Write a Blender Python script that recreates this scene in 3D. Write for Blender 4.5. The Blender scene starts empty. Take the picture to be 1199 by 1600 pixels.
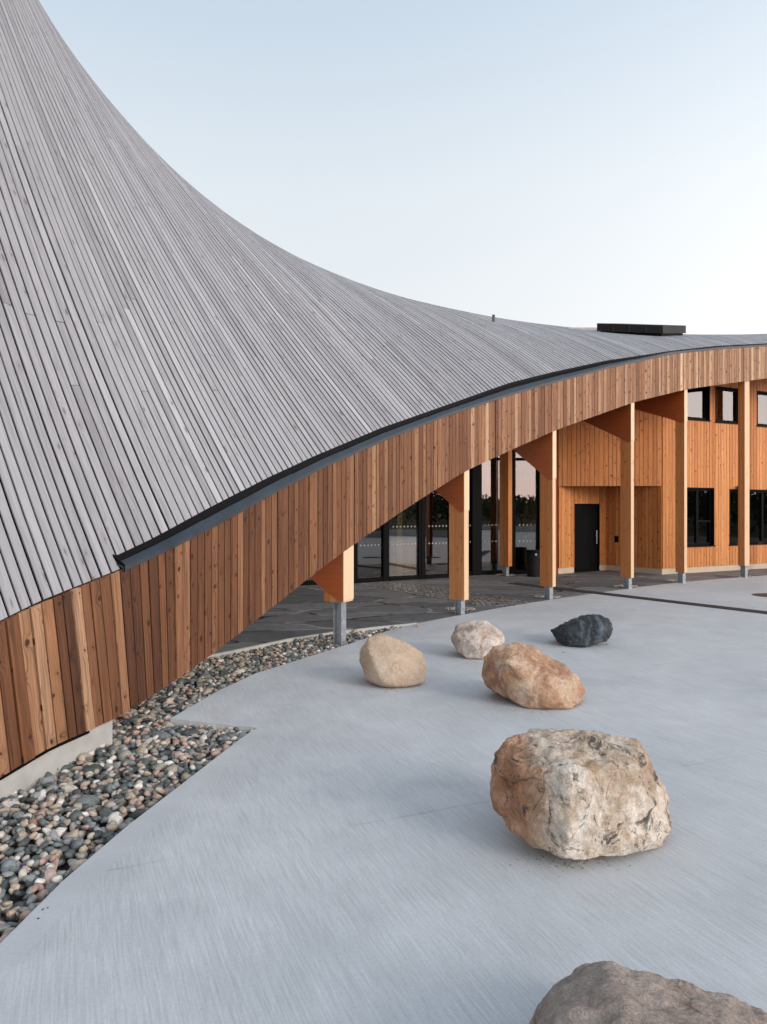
import bpy, bmesh, math, random
import numpy as np
from mathutils import Vector, noise
random.seed(7); rng = np.random.default_rng(7)
R = math.radians
sc = bpy.context.scene
col = sc.collection

# ---------------------------------------------------------------- camera, sky, sun, exposure
F, CX, HY, EYE = 1150.0, 599.5, 792.0, 2.0
cam = bpy.data.cameras.new('camera'); camo = bpy.data.objects.new('camera', cam); col.objects.link(camo)
cam.sensor_fit = 'VERTICAL'; cam.sensor_height = 36.0; cam.sensor_width = 27.0
cam.lens = F / 1600 * 36.0; cam.shift_y = -(800 - HY) / 1600.0
cam.clip_start = 0.05; cam.clip_end = 3000
camo.location = (0, 0, EYE); camo.rotation_euler = (R(90), 0, 0)
sc.camera = camo

SUN_AZ, SUN_EL = 128.0, 20.0          # azimuth clockwise from +Y
w = bpy.data.worlds.new('World'); sc.world = w; w.use_nodes = True
wn = w.node_tree; bg = wn.nodes['Background']
sky = wn.nodes.new('ShaderNodeTexSky'); sky.sky_type = 'NISHITA'; sky.sun_disc = False
sky.sun_elevation = R(SUN_EL); sky.sun_rotation = R(SUN_AZ)
sky.air_density = 1.0; sky.dust_density = 2.2; sky.ozone_density = 1.0; sky.altitude = 300
# the evening haze of the sky: white at the horizon, pale blue above, a warm glow on the sunset side
def wmath(op, x, y=0.0, z=0.0, clamp=False):
    n = wn.nodes.new('ShaderNodeMath'); n.operation = op; n.use_clamp = clamp
    for i, v in enumerate((x, y, z)):
        if isinstance(v, bpy.types.NodeSocket): wn.links.new(v, n.inputs[i])
        else: n.inputs[i].default_value = v
    return n.outputs[0]
def wramp(f, stops):
    n = wn.nodes.new('ShaderNodeValToRGB'); wn.links.new(f, n.inputs[0]); e = n.color_ramp.elements; n.color_ramp.interpolation = 'EASE' if len(stops) < 3 else 'LINEAR'
    while len(e) < len(stops): e.new(.5)
    for k, (p, c) in enumerate(stops): e[k].position = p; e[k].color = (*c, 1)
    return n.outputs[0]
def wmix(f, x, y, mode='MIX'):
    n = wn.nodes.new('ShaderNodeMix'); n.data_type = 'RGBA'; n.blend_type = mode
    for i, v in ((0, f), (6, x), (7, y)):
        if isinstance(v, bpy.types.NodeSocket): wn.links.new(v, n.inputs[i])
        else: n.inputs[i].default_value = v if i == 0 else (*v, 1)
    return n.outputs[2]
SKY = 0.12
tc = wn.nodes.new('ShaderNodeTexCoord'); sp_ = wn.nodes.new('ShaderNodeSeparateXYZ'); wn.links.new(tc.outputs['Generated'], sp_.inputs[0])
el = wmath('MAXIMUM', sp_.outputs[2], 0.0)
haze = wramp(el, [(0.0, (.90, .925, .94)), (.25, (.91, .945, .965)), (.39, (.85, .915, .958)), (.57, (.64, .76, .885)), (1.0, (.50, .64, .82))])
az = wmath('ADD', wmath('MULTIPLY', sp_.outputs[0], math.sin(R(SUN_AZ))), wmath('MULTIPLY', sp_.outputs[1], math.cos(R(SUN_AZ))))
glow = wmath('MULTIPLY', wmath('POWER', wmath('MAXIMUM', wmath('MULTIPLY_ADD', az, .6, .4), 0.0), 1.6), wmath('POWER', wmath('SUBTRACT', 1.0, el), 1.5))
gcol = wramp(el, [(0, (1.0, .60, .50)), (.09, (1.0, .80, .72)), (.2, (1.0, .87, .80)), (.6, (.95, .92, .92))])
GLOW = 2.7
gl_ = wn.nodes.new('ShaderNodeVectorMath'); gl_.operation = 'SCALE'; wn.links.new(gcol, gl_.inputs[0]); wn.links.new(wmath('MULTIPLY', glow, GLOW), gl_.inputs[3])
tot = wmix(1.0, haze, gl_.outputs[0], 'ADD')
scl = wn.nodes.new('ShaderNodeVectorMath'); scl.operation = 'SCALE'; wn.links.new(tot, scl.inputs[0]); scl.inputs[3].default_value = 1 / SKY
wn.links.new(wmix(.88, sky.outputs[0], scl.outputs[0]), bg.inputs[0]); bg.inputs[1].default_value = SKY
sun = bpy.data.lights.new('sun', 'SUN'); suno = bpy.data.objects.new('sun', sun); col.objects.link(suno)
sun.energy = 1.9; sun.angle = R(26); sun.color = (1.0, 0.90, 0.80)
sd = Vector((math.sin(R(SUN_AZ)) * math.cos(R(SUN_EL)), math.cos(R(SUN_AZ)) * math.cos(R(SUN_EL)), math.sin(R(SUN_EL))))
suno.rotation_euler = sd.to_track_quat('Z', 'Y').to_euler(); suno.location = (20, -20, 20)
sc.view_settings.view_transform = 'Standard'; sc.view_settings.look = 'None'
sc.view_settings.exposure = 0.0; sc.view_settings.gamma = 1.0

# ---------------------------------------------------------------- plan of the building (tables along the facade)
def spline(x, y):
    x = np.array(x, float); y = np.array(y, float); n = len(x); h = np.diff(x); A = np.zeros((n, n)); r = np.zeros(n)
    A[0, 0] = A[-1, -1] = 1
    for i in range(1, n - 1):
        A[i, i - 1] = h[i - 1]; A[i, i] = 2 * (h[i - 1] + h[i]); A[i, i + 1] = h[i]
        r[i] = 6 * ((y[i + 1] - y[i]) / h[i] - (y[i] - y[i - 1]) / h[i - 1])
    m = np.linalg.solve(A, r)
    def f(q):
        q = np.asarray(q, float); i = np.clip(np.searchsorted(x, q) - 1, 0, n - 2); a = x[i + 1] - q; b = q - x[i]; hh = h[i]
        return m[i]*a**3/(6*hh) + m[i+1]*b**3/(6*hh) + (y[i]/hh - m[i]*hh/6)*a + (y[i+1]/hh - m[i+1]*hh/6)*b
    return f
HU = [-150, 0, 178, 340, 552, 735, 870, 991, 1073, 1172, 1300, 1450]
HD = [8.8, 12.4, 16.2, 20.4, 29.8, 40.3, 47.3, 52.7, 55.2, 57.1, 58.6, 60.8]
us = np.arange(-150, 1451, 1.0)
Yp = np.zeros_like(us); Yp[150] = 5.1
def _st(u, y):
    h = np.radians(np.interp(u, HU, HD)); x = (u - CX) / F * y
    return np.cos(h) / (F * (np.sin(h) * y - x * np.cos(h)) / y**2)
for i in range(150, 1600):
    k = _st(us[i], Yp[i]); Yp[i + 1] = Yp[i] + _st(us[i] + .5, Yp[i] + k / 2)
for i in range(150, 0, -1):
    k = _st(us[i], Yp[i]); Yp[i - 1] = Yp[i] - _st(us[i] - .5, Yp[i] - k / 2)
Xp = (us - CX) / F * Yp
Hp = spline(HU, HD)(us)                       # heading of the facade, degrees from +Y
Hsm = np.interp(us, HU, HD)
Sp = np.concatenate([[0], np.cumsum(np.hypot(np.diff(Xp), np.diff(Yp)))])
UBv = [-150, 0, 75, 178, 235, 335, 400, 500, 552, 600, 640, 687, 728, 800, 870, 991, 1073, 1199, 1300, 1450]
YBv = [1290, 1212, 1167, 1122, 1087, 1018, 967, 888, 850, 817, 790, 760, 735, 702, 671, 628, 608, 591, 583, 578]
UTv = [-150, 0, 60, 195, 240, 270, 308, 350, 370, 430, 500, 600, 700, 800, 868, 950, 1050, 1120, 1199, 1300, 1450]
YTv = [1040, 970, 942, 886, 866, 851, 832, 810, 799, 766, 730, 686, 647, 615, 596, 574, 552, 545, 540, 536, 534]
UOv = [-150, 0, 60, 190, 250, 340, 430, 500, 600, 700, 800, 868, 950, 1050, 1120, 1199, 1300, 1450]
YOv = [1040, 970, 940, 888, 858, 806, 757, 722, 677, 640, 603, 585, 566, 550, 542, 538, 535, 534]
def zof(U, V): return EYE - (np.interp(us, U, V) - HY) / F * Yp
def smooth(a, k):
    ker = np.hanning(2 * k + 3)[1:-1]; ker /= ker.sum()
    return np.convolve(np.pad(a, (k, k), 'edge'), ker, 'valid')
ZB = smooth(zof(UBv, YBv), 25)
Eb = smooth(np.interp(us, [-150, 175, 300], [.15, .14, 0.0]), 20)   # the foot of the cladding leans outward at the near end
_tx = Xp - Eb * np.cos(np.radians(Hp)); _ty = Yp + Eb * np.sin(np.radians(Hp)); _tu = CX + F * _tx / _ty
ZT = smooth(EYE - (np.interp(_tu, UTv, YTv) - HY) / F * _ty, 22)
ZO = smooth(EYE - (np.interp(_tu, UOv, YOv) - HY) / F * _ty, 12)
def at(arr, s): return float(np.interp(s, Sp, arr))
def s_of_u(u): return float(np.interp(u, us, Sp))
def nrm(s):
    h = R(at(Hp, s)); return Vector((math.cos(h), -math.sin(h), 0))      # outward
def tng(s):
    h = R(at(Hp, s)); return Vector((math.sin(h), math.cos(h), 0))
def fb(s, off=0.0, dz=0.0):      # foot of the fascia
    n = nrm(s); return Vector((at(Xp, s), at(Yp, s), at(ZB, s) + dz)) + n * off
def ft(s, off=0.0, dz=0.0):      # head of the fascia
    n = nrm(s); return Vector((at(Xp, s), at(Yp, s), at(ZT, s) + dz)) + n * (off - at(Eb, s))
def ground(u, v, z=0.0):
    d = F * (EYE - z) / (v - HY); return ((u - CX) / F * d, d)
def unproj(u, v, d): return ((u - CX) / F * d, d, EYE - (v - HY) / F * d)

# ---------------------------------------------------------------- roof net
NU = [-60, 150, 350, 550, 750, 1000, 1250, 1450]
RP = [[19.2927, 17.8796, 17.4281, 17.1306, 19.6948, 31.4976, 48.2118, 51.2201], [1.5733, 1.5129, 1.2688, 0.9389, 0.7251, 0.412, 0.3284, 0.3992], [1.5919, 1.0001, 0.3554, 0.0488, -0.2053, -0.1111, -0.1179, -0.143], [0.3372, 0.1535, -0.005, -0.0363, 0.1889, 0.1012, 0.081, -0.0054]]
uc = np.clip(us, -60, 1450)
TH = np.radians(spline(NU, RP[0])(uc)) + np.radians(Hsm); RM = spline(NU, RP[1])(uc); RB = spline(NU, RP[2])(uc); RC = spline(NU, RP[3])(uc)
RDX = smooth(-np.cos(TH), 20); RDY = smooth(np.sin(TH), 20)
RX0 = Xp - Eb * np.cos(np.radians(Hp)); RY0 = Yp + Eb * np.sin(np.radians(Hp))
LIFT = np.interp(us, [188, 420, 1450], [0.0, .02, .035])
def roofpt(s, t):
    """s, t arrays (broadcast) -> xyz"""
    I = lambda a: np.interp(s, Sp, a)
    x = I(RX0) + I(RDX) * t; y = I(RY0) + I(RDY) * t
    z = I(ZO) + I(LIFT) + I(RM) * t + I(RB) * t**2 / 10 + I(RC) * t**3 / 300
    return np.stack(np.broadcast_arrays(x, y, z), -1)
def roofz_at(x, y):
    """height of the roof above plan point by nearest net sample"""
    d = (NETP[..., 0] - x)**2 + (NETP[..., 1] - y)**2
    k = np.unravel_index(np.argmin(d), d.shape); return NETP[k][2]
_gs = np.linspace(0, Sp[-1], 260); _gt = np.linspace(0, 16, 130)
NETP = roofpt(_gs[:, None], _gt[None, :])

# ---------------------------------------------------------------- mesh helper
class MB:
    def __init__(s): s.v = []; s.f = []; s.uv = []; s.id = []
    def face(s, pts, uvs=None, idv=(0.0, 0.0)):
        b = len(s.v); s.v.extend([tuple(p) for p in pts]); s.f.append(tuple(range(b, b + len(pts))))
        s.uv.extend(uvs if uvs else [(p[0], p[1]) for p in pts]); s.id.extend([idv] * len(pts))
    def hexa(s, c, idv=None, L=None):
        """c: 8 corners, 0-3 bottom ring, 4-7 top ring; uv: u round the section, v along 0->4"""
        if idv is None: idv = (random.random(), random.random())
        c = [Vector(p) for p in c]
        o = random.random() * 50
        h = (c[4] - c[0]).length
        q = [(0, 1, 5, 4), (1, 2, 6, 5), (2, 3, 7, 6), (3, 0, 4, 7)]
        acc = 0
        for a, b, cc, d in q:
            wd = (c[b] - c[a]).length
            s.face([c[a], c[b], c[cc], c[d]], [(acc, o + c[a].z*0), (acc + wd, o), (acc + wd, o + h), (acc, o + h)], idv); acc += wd
        for r in ((3, 2, 1, 0), (4, 5, 6, 7)):
            a = c[r[0]]; wx = (c[r[1]] - a).length; wy = (c[r[3]] - a).length
            s.face([c[k] for k in r], [(0, 0), (wx, 0), (wx, wy*.2), (0, wy*.2)], idv)
    def bar(s, p0, p1, a, b, wa, wb, idv=None):
        """box from p0 to p1 with cross axes a, b and full widths wa, wb (centred)"""
        p0 = Vector(p0); p1 = Vector(p1); a = Vector(a).normalized() * wa / 2; b = Vector(b).normalized() * wb / 2
        ring = lambda p: [p - a - b, p + a - b, p + a + b, p - a + b]
        s.hexa(ring(p0) + ring(p1), idv)
    def box(s, x0, x1, y0, y1, z0, z1, idv=None):
        s.hexa([(x0,y0,z0),(x1,y0,z0),(x1,y1,z0),(x0,y1,z0),(x0,y0,z1),(x1,y0,z1),(x1,y1,z1),(x0,y1,z1)], idv)
    def slab(s, poly, z0, z1):
        n = len(poly)
        s.face([(x, y, z1) for x, y in poly]); s.face([(x, y, z0) for x, y in reversed(poly)])
        for i in range(n):
            a, b = poly[i], poly[(i + 1) % n]
            s.face([(a[0], a[1], z0), (b[0], b[1], z0), (b[0], b[1], z1), (a[0], a[1], z1)])
    def extr(s, poly3, vec, idv=None, uvf=None):
        """extrude a planar 3-D polygon by vec"""
        if idv is None: idv = (random.random(), random.random())
        P = [Vector(p) for p in poly3]; v = Vector(vec); n = len(P)
        uvf = uvf or (lambda p: (p.z, math.hypot(p.x, p.y)))
        s.face(list(reversed(P)), [uvf(p) for p in reversed(P)], idv)
        s.face([p + v for p in P], [uvf(p) for p in P], idv)
        for i in range(n):
            a, b = P[i], P[(i + 1) % n]; L = (b - a).length; wv = v.length
            s.face([a, b, b + v, a + v], [(0, 0), (0, L), (wv, L), (wv, 0)], idv)
    def cyl(s, p0, p1, r0, r1=None, n=16, idv=(0.5, 0.5)):
        r1 = r0 if r1 is None else r1; p0 = Vector(p0); p1 = Vector(p1); d = (p1 - p0).normalized()
        a = d.orthogonal().normalized(); b = d.cross(a)
        r = lambda p, rr: [p + (a * math.cos(t) + b * math.sin(t)) * rr for t in [2*math.pi*k/n for k in range(n)]]
        A, B = r(p0, r0), r(p1, r1)
        for k in range(n): s.face([A[k], A[(k+1) % n], B[(k+1) % n], B[k]], None, idv)
        s.face(list(reversed(A)), None, idv); s.face(B, None, idv)
    def build(s, name, mat, parent=None, origin=None, smooth=False):
        me = bpy.data.meshes.new(name)
        me.from_pydata(s.v, [], s.f)
        ul = me.uv_layers.new(name='UVMap'); ul.data.foreach_set('uv', np.array(s.uv, dtype=np.float32).ravel())
        il = me.uv_layers.new(name='ID'); il.data.foreach_set('uv', np.array(s.id, dtype=np.float32).ravel())
        if smooth: me.polygons.foreach_set('use_smooth', np.ones(len(me.polygons), bool))
        if mat: me.materials.append(mat)
        o = bpy.data.objects.new(name, me); col.objects.link(o)
        if origin is not None:
            me.transform(__import__('mathutils').Matrix.Translation(-Vector(origin))); o.location = origin
        if parent is not None:
            o.parent = parent
            if origin is None: o.location = -wloc(parent)
            else: o.location = Vector(origin) - wloc(parent)
        me.update()
        return o
def wloc(o):
    v = Vector(o.location); p = o.parent
    while p: v += Vector(p.location); p = p.parent
    return v
def tag(o, label=None, cat=None, group=None, kind=None):
    if label: o['label'] = label
    if cat: o['category'] = cat
    if group: o['group'] = group
    if kind: o['kind'] = kind
    return o
def empty(name, loc, parent=None):
    o = bpy.data.objects.new(name, None); col.objects.link(o); o.empty_display_size = .3
    if parent: o.parent = parent; o.location = Vector(loc) - wloc(parent)
    else: o.location = loc
    return o

# ---------------------------------------------------------------- materials
class NT:
    def __init__(s, name):
        s.m = bpy.data.materials.new(name); s.m.use_nodes = True; s.t = s.m.node_tree; s.n = s.t.nodes; s.p = s.n['Principled BSDF']
    def add(s, typ, **kw):
        n = s.n.new(typ)
        for k, v in kw.items(): setattr(n, k, v)
        return n
    def link(s, a, b): s.t.links.new(a, b)
    def setin(s, node, i, v):
        if hasattr(v, 'node') or isinstance(v, bpy.types.NodeSocket): s.link(v, node.inputs[i])
        else: node.inputs[i].default_value = v
    def math(s, op, a, b=0.0, c=0.0, clamp=False):
        n = s.add('ShaderNodeMath', operation=op, use_clamp=clamp)
        for i, v in enumerate((a, b, c)): s.setin(n, i, v)
        return n.outputs[0]
    def uv(s, name):
        n = s.add('ShaderNodeUVMap', uv_map=name); x = s.add('ShaderNodeSeparateXYZ'); s.link(n.outputs[0], x.inputs[0])
        return x.outputs[0], x.outputs[1]
    def obj(s):
        n = s.add('ShaderNodeTexCoord'); return n.outputs['Object']
    def xyz(s, a, b, c=0.0):
        n = s.add('ShaderNodeCombineXYZ')
        for i, v in enumerate((a, b, c)): s.setin(n, i, v)
        return n.outputs[0]
    def mapping(s, v, loc=(0,0,0), rot=(0,0,0), scale=(1,1,1)):
        n = s.add('ShaderNodeMapping'); s.link(v, n.inputs[0]); n.inputs[1].default_value = loc; n.inputs[2].default_value = rot; n.inputs[3].default_value = scale
        return n.outputs[0]
    def noise(s, v, scale=1.0, detail=4.0, rough=.55, dist=0.0):
        n = s.add('ShaderNodeTexNoise'); s.link(v, n.inputs['Vector']); n.inputs['Scale'].default_value = scale
        n.inputs['Detail'].default_value = detail; n.inputs['Roughness'].default_value = rough; n.inputs['Distortion'].default_value = dist
        return n.outputs[0]
    def vor(s, v, scale=1.0, feature='F1', dim='3D', rnd=1.0):
        n = s.add('ShaderNodeTexVoronoi', feature=feature, voronoi_dimensions=dim); s.link(v, n.inputs['Vector']); n.inputs['Scale'].default_value = scale
        n.inputs['Randomness'].default_value = rnd
        return n
    def ramp(s, f, stops, interp='LINEAR'):
        n = s.add('ShaderNodeValToRGB'); n.color_ramp.interpolation = interp; s.setin(n, 0, f); e = n.color_ramp.elements
        while len(e) < len(stops): e.new(0.5)
        for k, (p, c) in enumerate(stops):
            e[k].position = p; c = (c, c, c) if not hasattr(c, '__len__') else c; e[k].color = (*c[:3], 1)
        return n.outputs[0]
    def mix(s, f, a, b, mode='MIX'):
        n = s.add('ShaderNodeMix', data_type='RGBA', blend_type=mode); s.setin(n, 0, f)
        for i, v in ((6, a), (7, b)):
            if isinstance(v, (tuple, list)): v = (*v[:3], 1)
            s.setin(n, i, v)
        return n.outputs[2]
    def maprange(s, v, a, b, c=0.0, d=1.0):
        n = s.add('ShaderNodeMapRange'); s.link(v, n.inputs[0])
        for i, q in enumerate((a, b, c, d)): n.inputs[i + 1].default_value = q
        return n.outputs[0]
    def bump(s, h, strength=.3, dist=.01, prev=None):
        n = s.add('ShaderNodeBump'); n.inputs['Strength'].default_value = strength; n.inputs['Distance'].default_value = dist
        s.link(h, n.inputs['Height'])
        if prev is not None: s.link(prev, n.inputs['Normal'])
        s.link(n.outputs[0], s.p.inputs['Normal']); return n.outputs[0]
    def base(s, c):
        if isinstance(c, (tuple, list)): s.p.inputs['Base Color'].default_value = (*c[:3], 1)
        else: s.link(c, s.p.inputs['Base Color'])
    def rough(s, r, spec=.5, metal=0.0):
        s.setin(s.p, s.p.inputs.find('Roughness'), r); s.p.inputs['Specular IOR Level'].default_value = spec; s.p.inputs['Metallic'].default_value = metal

def plain(name, c, rough=.5, metal=0.0, spec=.5, var=.12, scale=6.0):
    t = NT(name); n = t.noise(t.obj(), scale, 5, .6)
    t.base(t.mix(1.0, c, t.ramp(n, [(0.3, 1 - var), (0.7, 1 + var)]), 'MULTIPLY'))
    t.rough(t.maprange(n, .3, .7, max(rough - .08, .02), rough + .08), spec, metal); return t.m

def wood(name, stops, knot=(.045, .018, .008), knots=.5, ks=(7.0, 3.2), grain=.35, rough=.6, patch=None, kcontrast=.8, spec=.3, kb=.045):
    t = NT(name); u, v = t.uv('UVMap'); tone, rnd = t.uv('ID')
    ou = t.math('MULTIPLY_ADD', rnd, 37.3, u); ov = t.math('MULTIPLY_ADD', tone, 23.7, v)
    wob = t.noise(t.xyz(t.math('MULTIPLY', ou, 9), t.math('MULTIPLY', ov, 2.2)), 1, 2)
    vo = t.vor(t.xyz(t.math('MULTIPLY_ADD', wob, .5, t.math('MULTIPLY', ou, ks[0])), t.math('MULTIPLY', ov, ks[1])), 1, dim='2D')
    dist = vo.outputs['Distance']; sepc = t.add('ShaderNodeSeparateColor'); t.link(vo.outputs['Color'], sepc.inputs[0])
    on = t.math('GREATER_THAN', sepc.outputs[0], 1 - knots)
    sz = t.math('MULTIPLY_ADD', t.math('POWER', sepc.outputs[1], 2.0), .10, kb)
    dn = t.math('DIVIDE', dist, sz)
    km = t.math('MULTIPLY', t.ramp(dn, [(0.55, 1.0), (1.0, 0.0)]), on)
    halo = t.math('MULTIPLY', t.math('POWER', 2.718, t.math('MULTIPLY', dist, -9.0)), on)
    # grain bends round the knots
    gu = t.math('ADD', t.math('MULTIPLY', ou, 42), t.math('MULTIPLY', halo, 6.5))
    g = t.noise(t.xyz(gu, t.math('MULTIPLY_ADD', halo, .9, t.math('MULTIPLY', ov, .9)), t.math('MULTIPLY', rnd, 31)), 1, 4, .6, .5)
    g2 = t.noise(t.xyz(t.math('MULTIPLY', ou, 160), t.math('MULTIPLY', ov, 3.5)), 1, 3, .6)
    c = t.ramp(tone, stops)
    c = t.mix(1.0, c, t.ramp(g, [(0.28, 1 - grain * 1.25), (0.5, 1.0), (0.74, 1 + grain)]), 'MULTIPLY')
    c = t.mix(.5, c, t.mix(1.0, c, t.ramp(g2, [(0.3, 1 - grain), (0.7, 1 + grain)]), 'MULTIPLY'))
    if patch:
        pn = t.noise(t.xyz(t.math('MULTIPLY', ou, 5), t.math('MULTIPLY', ov, 1.3)), 1, 5, .65)
        c = t.mix(t.ramp(pn, [(.45, 0.0), (.7, patch[3])]), c, patch[:3])
    c = t.mix(t.math('MULTIPLY', halo, .55), c, t.mix(1.0, c, (.62, .5, .42), 'MULTIPLY'))
    c = t.mix(t.math('MULTIPLY', km, kcontrast), c, knot)
    t.base(c); t.rough(t.maprange(g, .3, .7, rough - .08, rough + .1), spec)
    t.bump(t.math('ADD', t.math('MULTIPLY', g, .6), g2), .25, .0015)
    return t.m

M = {}
M['roof'] = wood('weathered_grey_boards', [(0, (.185, .176, .184)), (.35, (.262, .256, .270)), (.7, (.325, .321, .340)), (1, (.42, .416, .438))],
                 knot=(.085, .075, .072), knots=.35, ks=(5.5, 1.9), grain=.22, rough=.62, patch=(.36, .35, .36, .5), kcontrast=.6, spec=.35)
M['fascia'] = wood('brown_heat_treated_boards', [(0, (.075, .027, .011)), (.25, (.145, .058, .025)), (.5, (.245, .116, .057)), (.75, (.38, .225, .135)), (1, (.62, .42, .27))],
                   knot=(.028, .012, .008), knots=.8, ks=(5.0, 4.1), grain=.5, rough=.6, kcontrast=.95, kb=.06)
M['wall'] = wood('orange_stained_pine_boards', [(0, (.38, .120, .032)), (.5, (.51, .193, .058)), (1, (.65, .285, .100))],
                 knot=(.085, .024, .008), knots=.68, ks=(4.4, 4.1), grain=.28, rough=.5, kcontrast=.95, kb=.052)
M['glulam'] = wood('oiled_glulam', [(0, (.42, .145, .042)), (.5, (.50, .19, .060)), (1, (.58, .25, .095))],
                   knot=(.16, .05, .018), knots=.4, ks=(8.0, 4.0), grain=.2, rough=.5)
M['pale'] = wood('bleached_lit_lamella', [(0, (.58, .36, .20)), (1, (.74, .52, .34))], knot=(.25, .10, .04), knots=.3, ks=(8, 2), grain=.1, rough=.5)  # bleached outer ply; brightness of the sun-facing side is put into its colour
M['bracket'] = wood('red_oiled_plywood', [(0, (.33, .078, .020)), (.5, (.40, .098, .027)), (1, (.46, .13, .038))],
                    knot=(.12, .035, .014), knots=.18, ks=(4, 2.0), grain=.16, rough=.4)
M['under'] = plain('black_roof_membrane', (.010, .010, .011), .9, spec=.1)
M['flash'] = plain('dark_grey_sheet_metal', (.065, .074, .087), .42, .75, var=.2, scale=3)
M['black'] = plain('black_painted_metal', (.005, .005, .006), .5, 0, spec=.06)
M['hood'] = plain('black_roof_hood_metal', (.012, .011, .011), .45, 0, spec=.15, var=.3, scale=1.5)
M['galv'] = plain('galvanised_steel', (.40, .43, .46), .45, .8, var=.25, scale=14)
M['steel'] = plain('brushed_steel', (.6, .6, .6), .3, 1.0)
M['plinth'] = plain('plinth_concrete', (.40, .392, .378), .85, var=.14, scale=5)
M['plinth2'] = plain('beige_plinth_concrete', (.52, .42, .32), .85, var=.06)
M['white'] = plain('white_lettering', (.42, .42, .42), .6)
M['blind'] = plain('pale_roller_blind', (.78, .80, .78), .8, var=.02)
M['soil'] = plain('dark_gravel_soil', (.05, .045, .04), .95, var=.3)
M['edging'] = plain('pale_concrete_edging', (.42, .42, .40), .8, var=.15, scale=9)
M['rust'] = plain('rusted_cast_iron', (.11, .055, .038), .8, .2, var=.4, scale=12)
M['drain'] = plain('dark_drain_grating', (.022, .019, .018), .7, .2, var=.3, scale=12)
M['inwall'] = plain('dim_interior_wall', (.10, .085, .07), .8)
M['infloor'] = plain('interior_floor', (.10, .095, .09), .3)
M['grey'] = plain('grey_roof_curb', (.42, .41, .41), .7)

def m_concrete(name, smoothf=False):
    t = NT(name); o = t.obj()
    r = t.mapping(o, rot=(0, 0, R(-23)))
    st = t.noise(t.mapping(r, scale=(95, 2.2, 1)), 1, 3, .65)
    st2 = t.noise(t.mapping(r, scale=(26, .5, 1)), 1, 4, .6)
    r3 = t.mapping(o, rot=(0, 0, R(-8))); st4 = t.noise(t.mapping(r, scale=(230, 5, 1)), 1, 2, .6); st3 = t.noise(t.mapping(r3, scale=(60, 1.2, 1)), 1, 3, .6)
    big = t.noise(o, .45, 5, .55, .6); med = t.noise(o, 2.3, 5, .62, .4); fine = t.noise(o, 60, 3, .6)
    pit = t.vor(o, 7.0, dim='3D'); 
    c = t.ramp(big, [(.3, (.435, .452, .468)), (.7, (.525, .536, .546))])
    c = t.mix(1.0, c, t.ramp(med, [(.25, .90), (.75, 1.07)]), 'MULTIPLY')
    if not smoothf:
        c = t.mix(1.0, c, t.ramp(st, [(.25, .84), (.5, 1.0), (.75, 1.13)]), 'MULTIPLY')
        c = t.mix(1.0, c, t.ramp(st4, [(.25, .91), (.5, 1.0), (.75, 1.08)]), 'MULTIPLY')
        c = t.mix(1.0, c, t.ramp(st2, [(.25, .975), (.75, 1.02)]), 'MULTIPLY')
        c = t.mix(1.0, c, t.ramp(st3, [(.3, .97), (.7, 1.03)]), 'MULTIPLY')
        sx = t.add('ShaderNodeSeparateXYZ'); t.link(r, sx.inputs[0])
        wv = t.math('MULTIPLY_ADD', t.noise(o, 3.0, 2), .05, sx.outputs[1])
        fr = t.math('FRACT', t.math('MULTIPLY', wv, 1 / 2.9)); ln = t.math('LESS_THAN', t.math('ABSOLUTE', t.math('SUBTRACT', fr, .5)), .0035)
        c = t.mix(t.math('MULTIPLY', ln, t.maprange(t.noise(o, 1.7, 3), .42, .6, 0, .35)), c, (.24, .245, .25))
    pm = t.ramp(pit.outputs['Distance'], [(.0, 1.0), (.05, 0.0)])
    c = t.mix(t.math('MULTIPLY', pm, .45), c, (.2, .2, .2))
    c = t.mix(1.0, c, t.ramp(fine, [(.3, .94), (.7, 1.05)]), 'MULTIPLY')
    # tawny stains
    sn = t.noise(t.mapping(o, loc=(3.3, 1.7, 0)), .8, 6, .65, .8)
    c = t.mix(t.ramp(sn, [(.60, 0.0), (.78, .35)]), c, (.36, .33, .30))
    t.base(c); t.rough(t.maprange(med, .3, .7, .62, .8), .35)
    h = t.math('ADD', t.math('MULTIPLY', st, .0 if smoothf else 1.0), t.math('MULTIPLY', fine, .5)); t.bump(h, .25, .003)
    return t.m
M['concrete'] = m_concrete('brushed_concrete'); M['border'] = m_concrete('trowelled_concrete', True)

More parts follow.
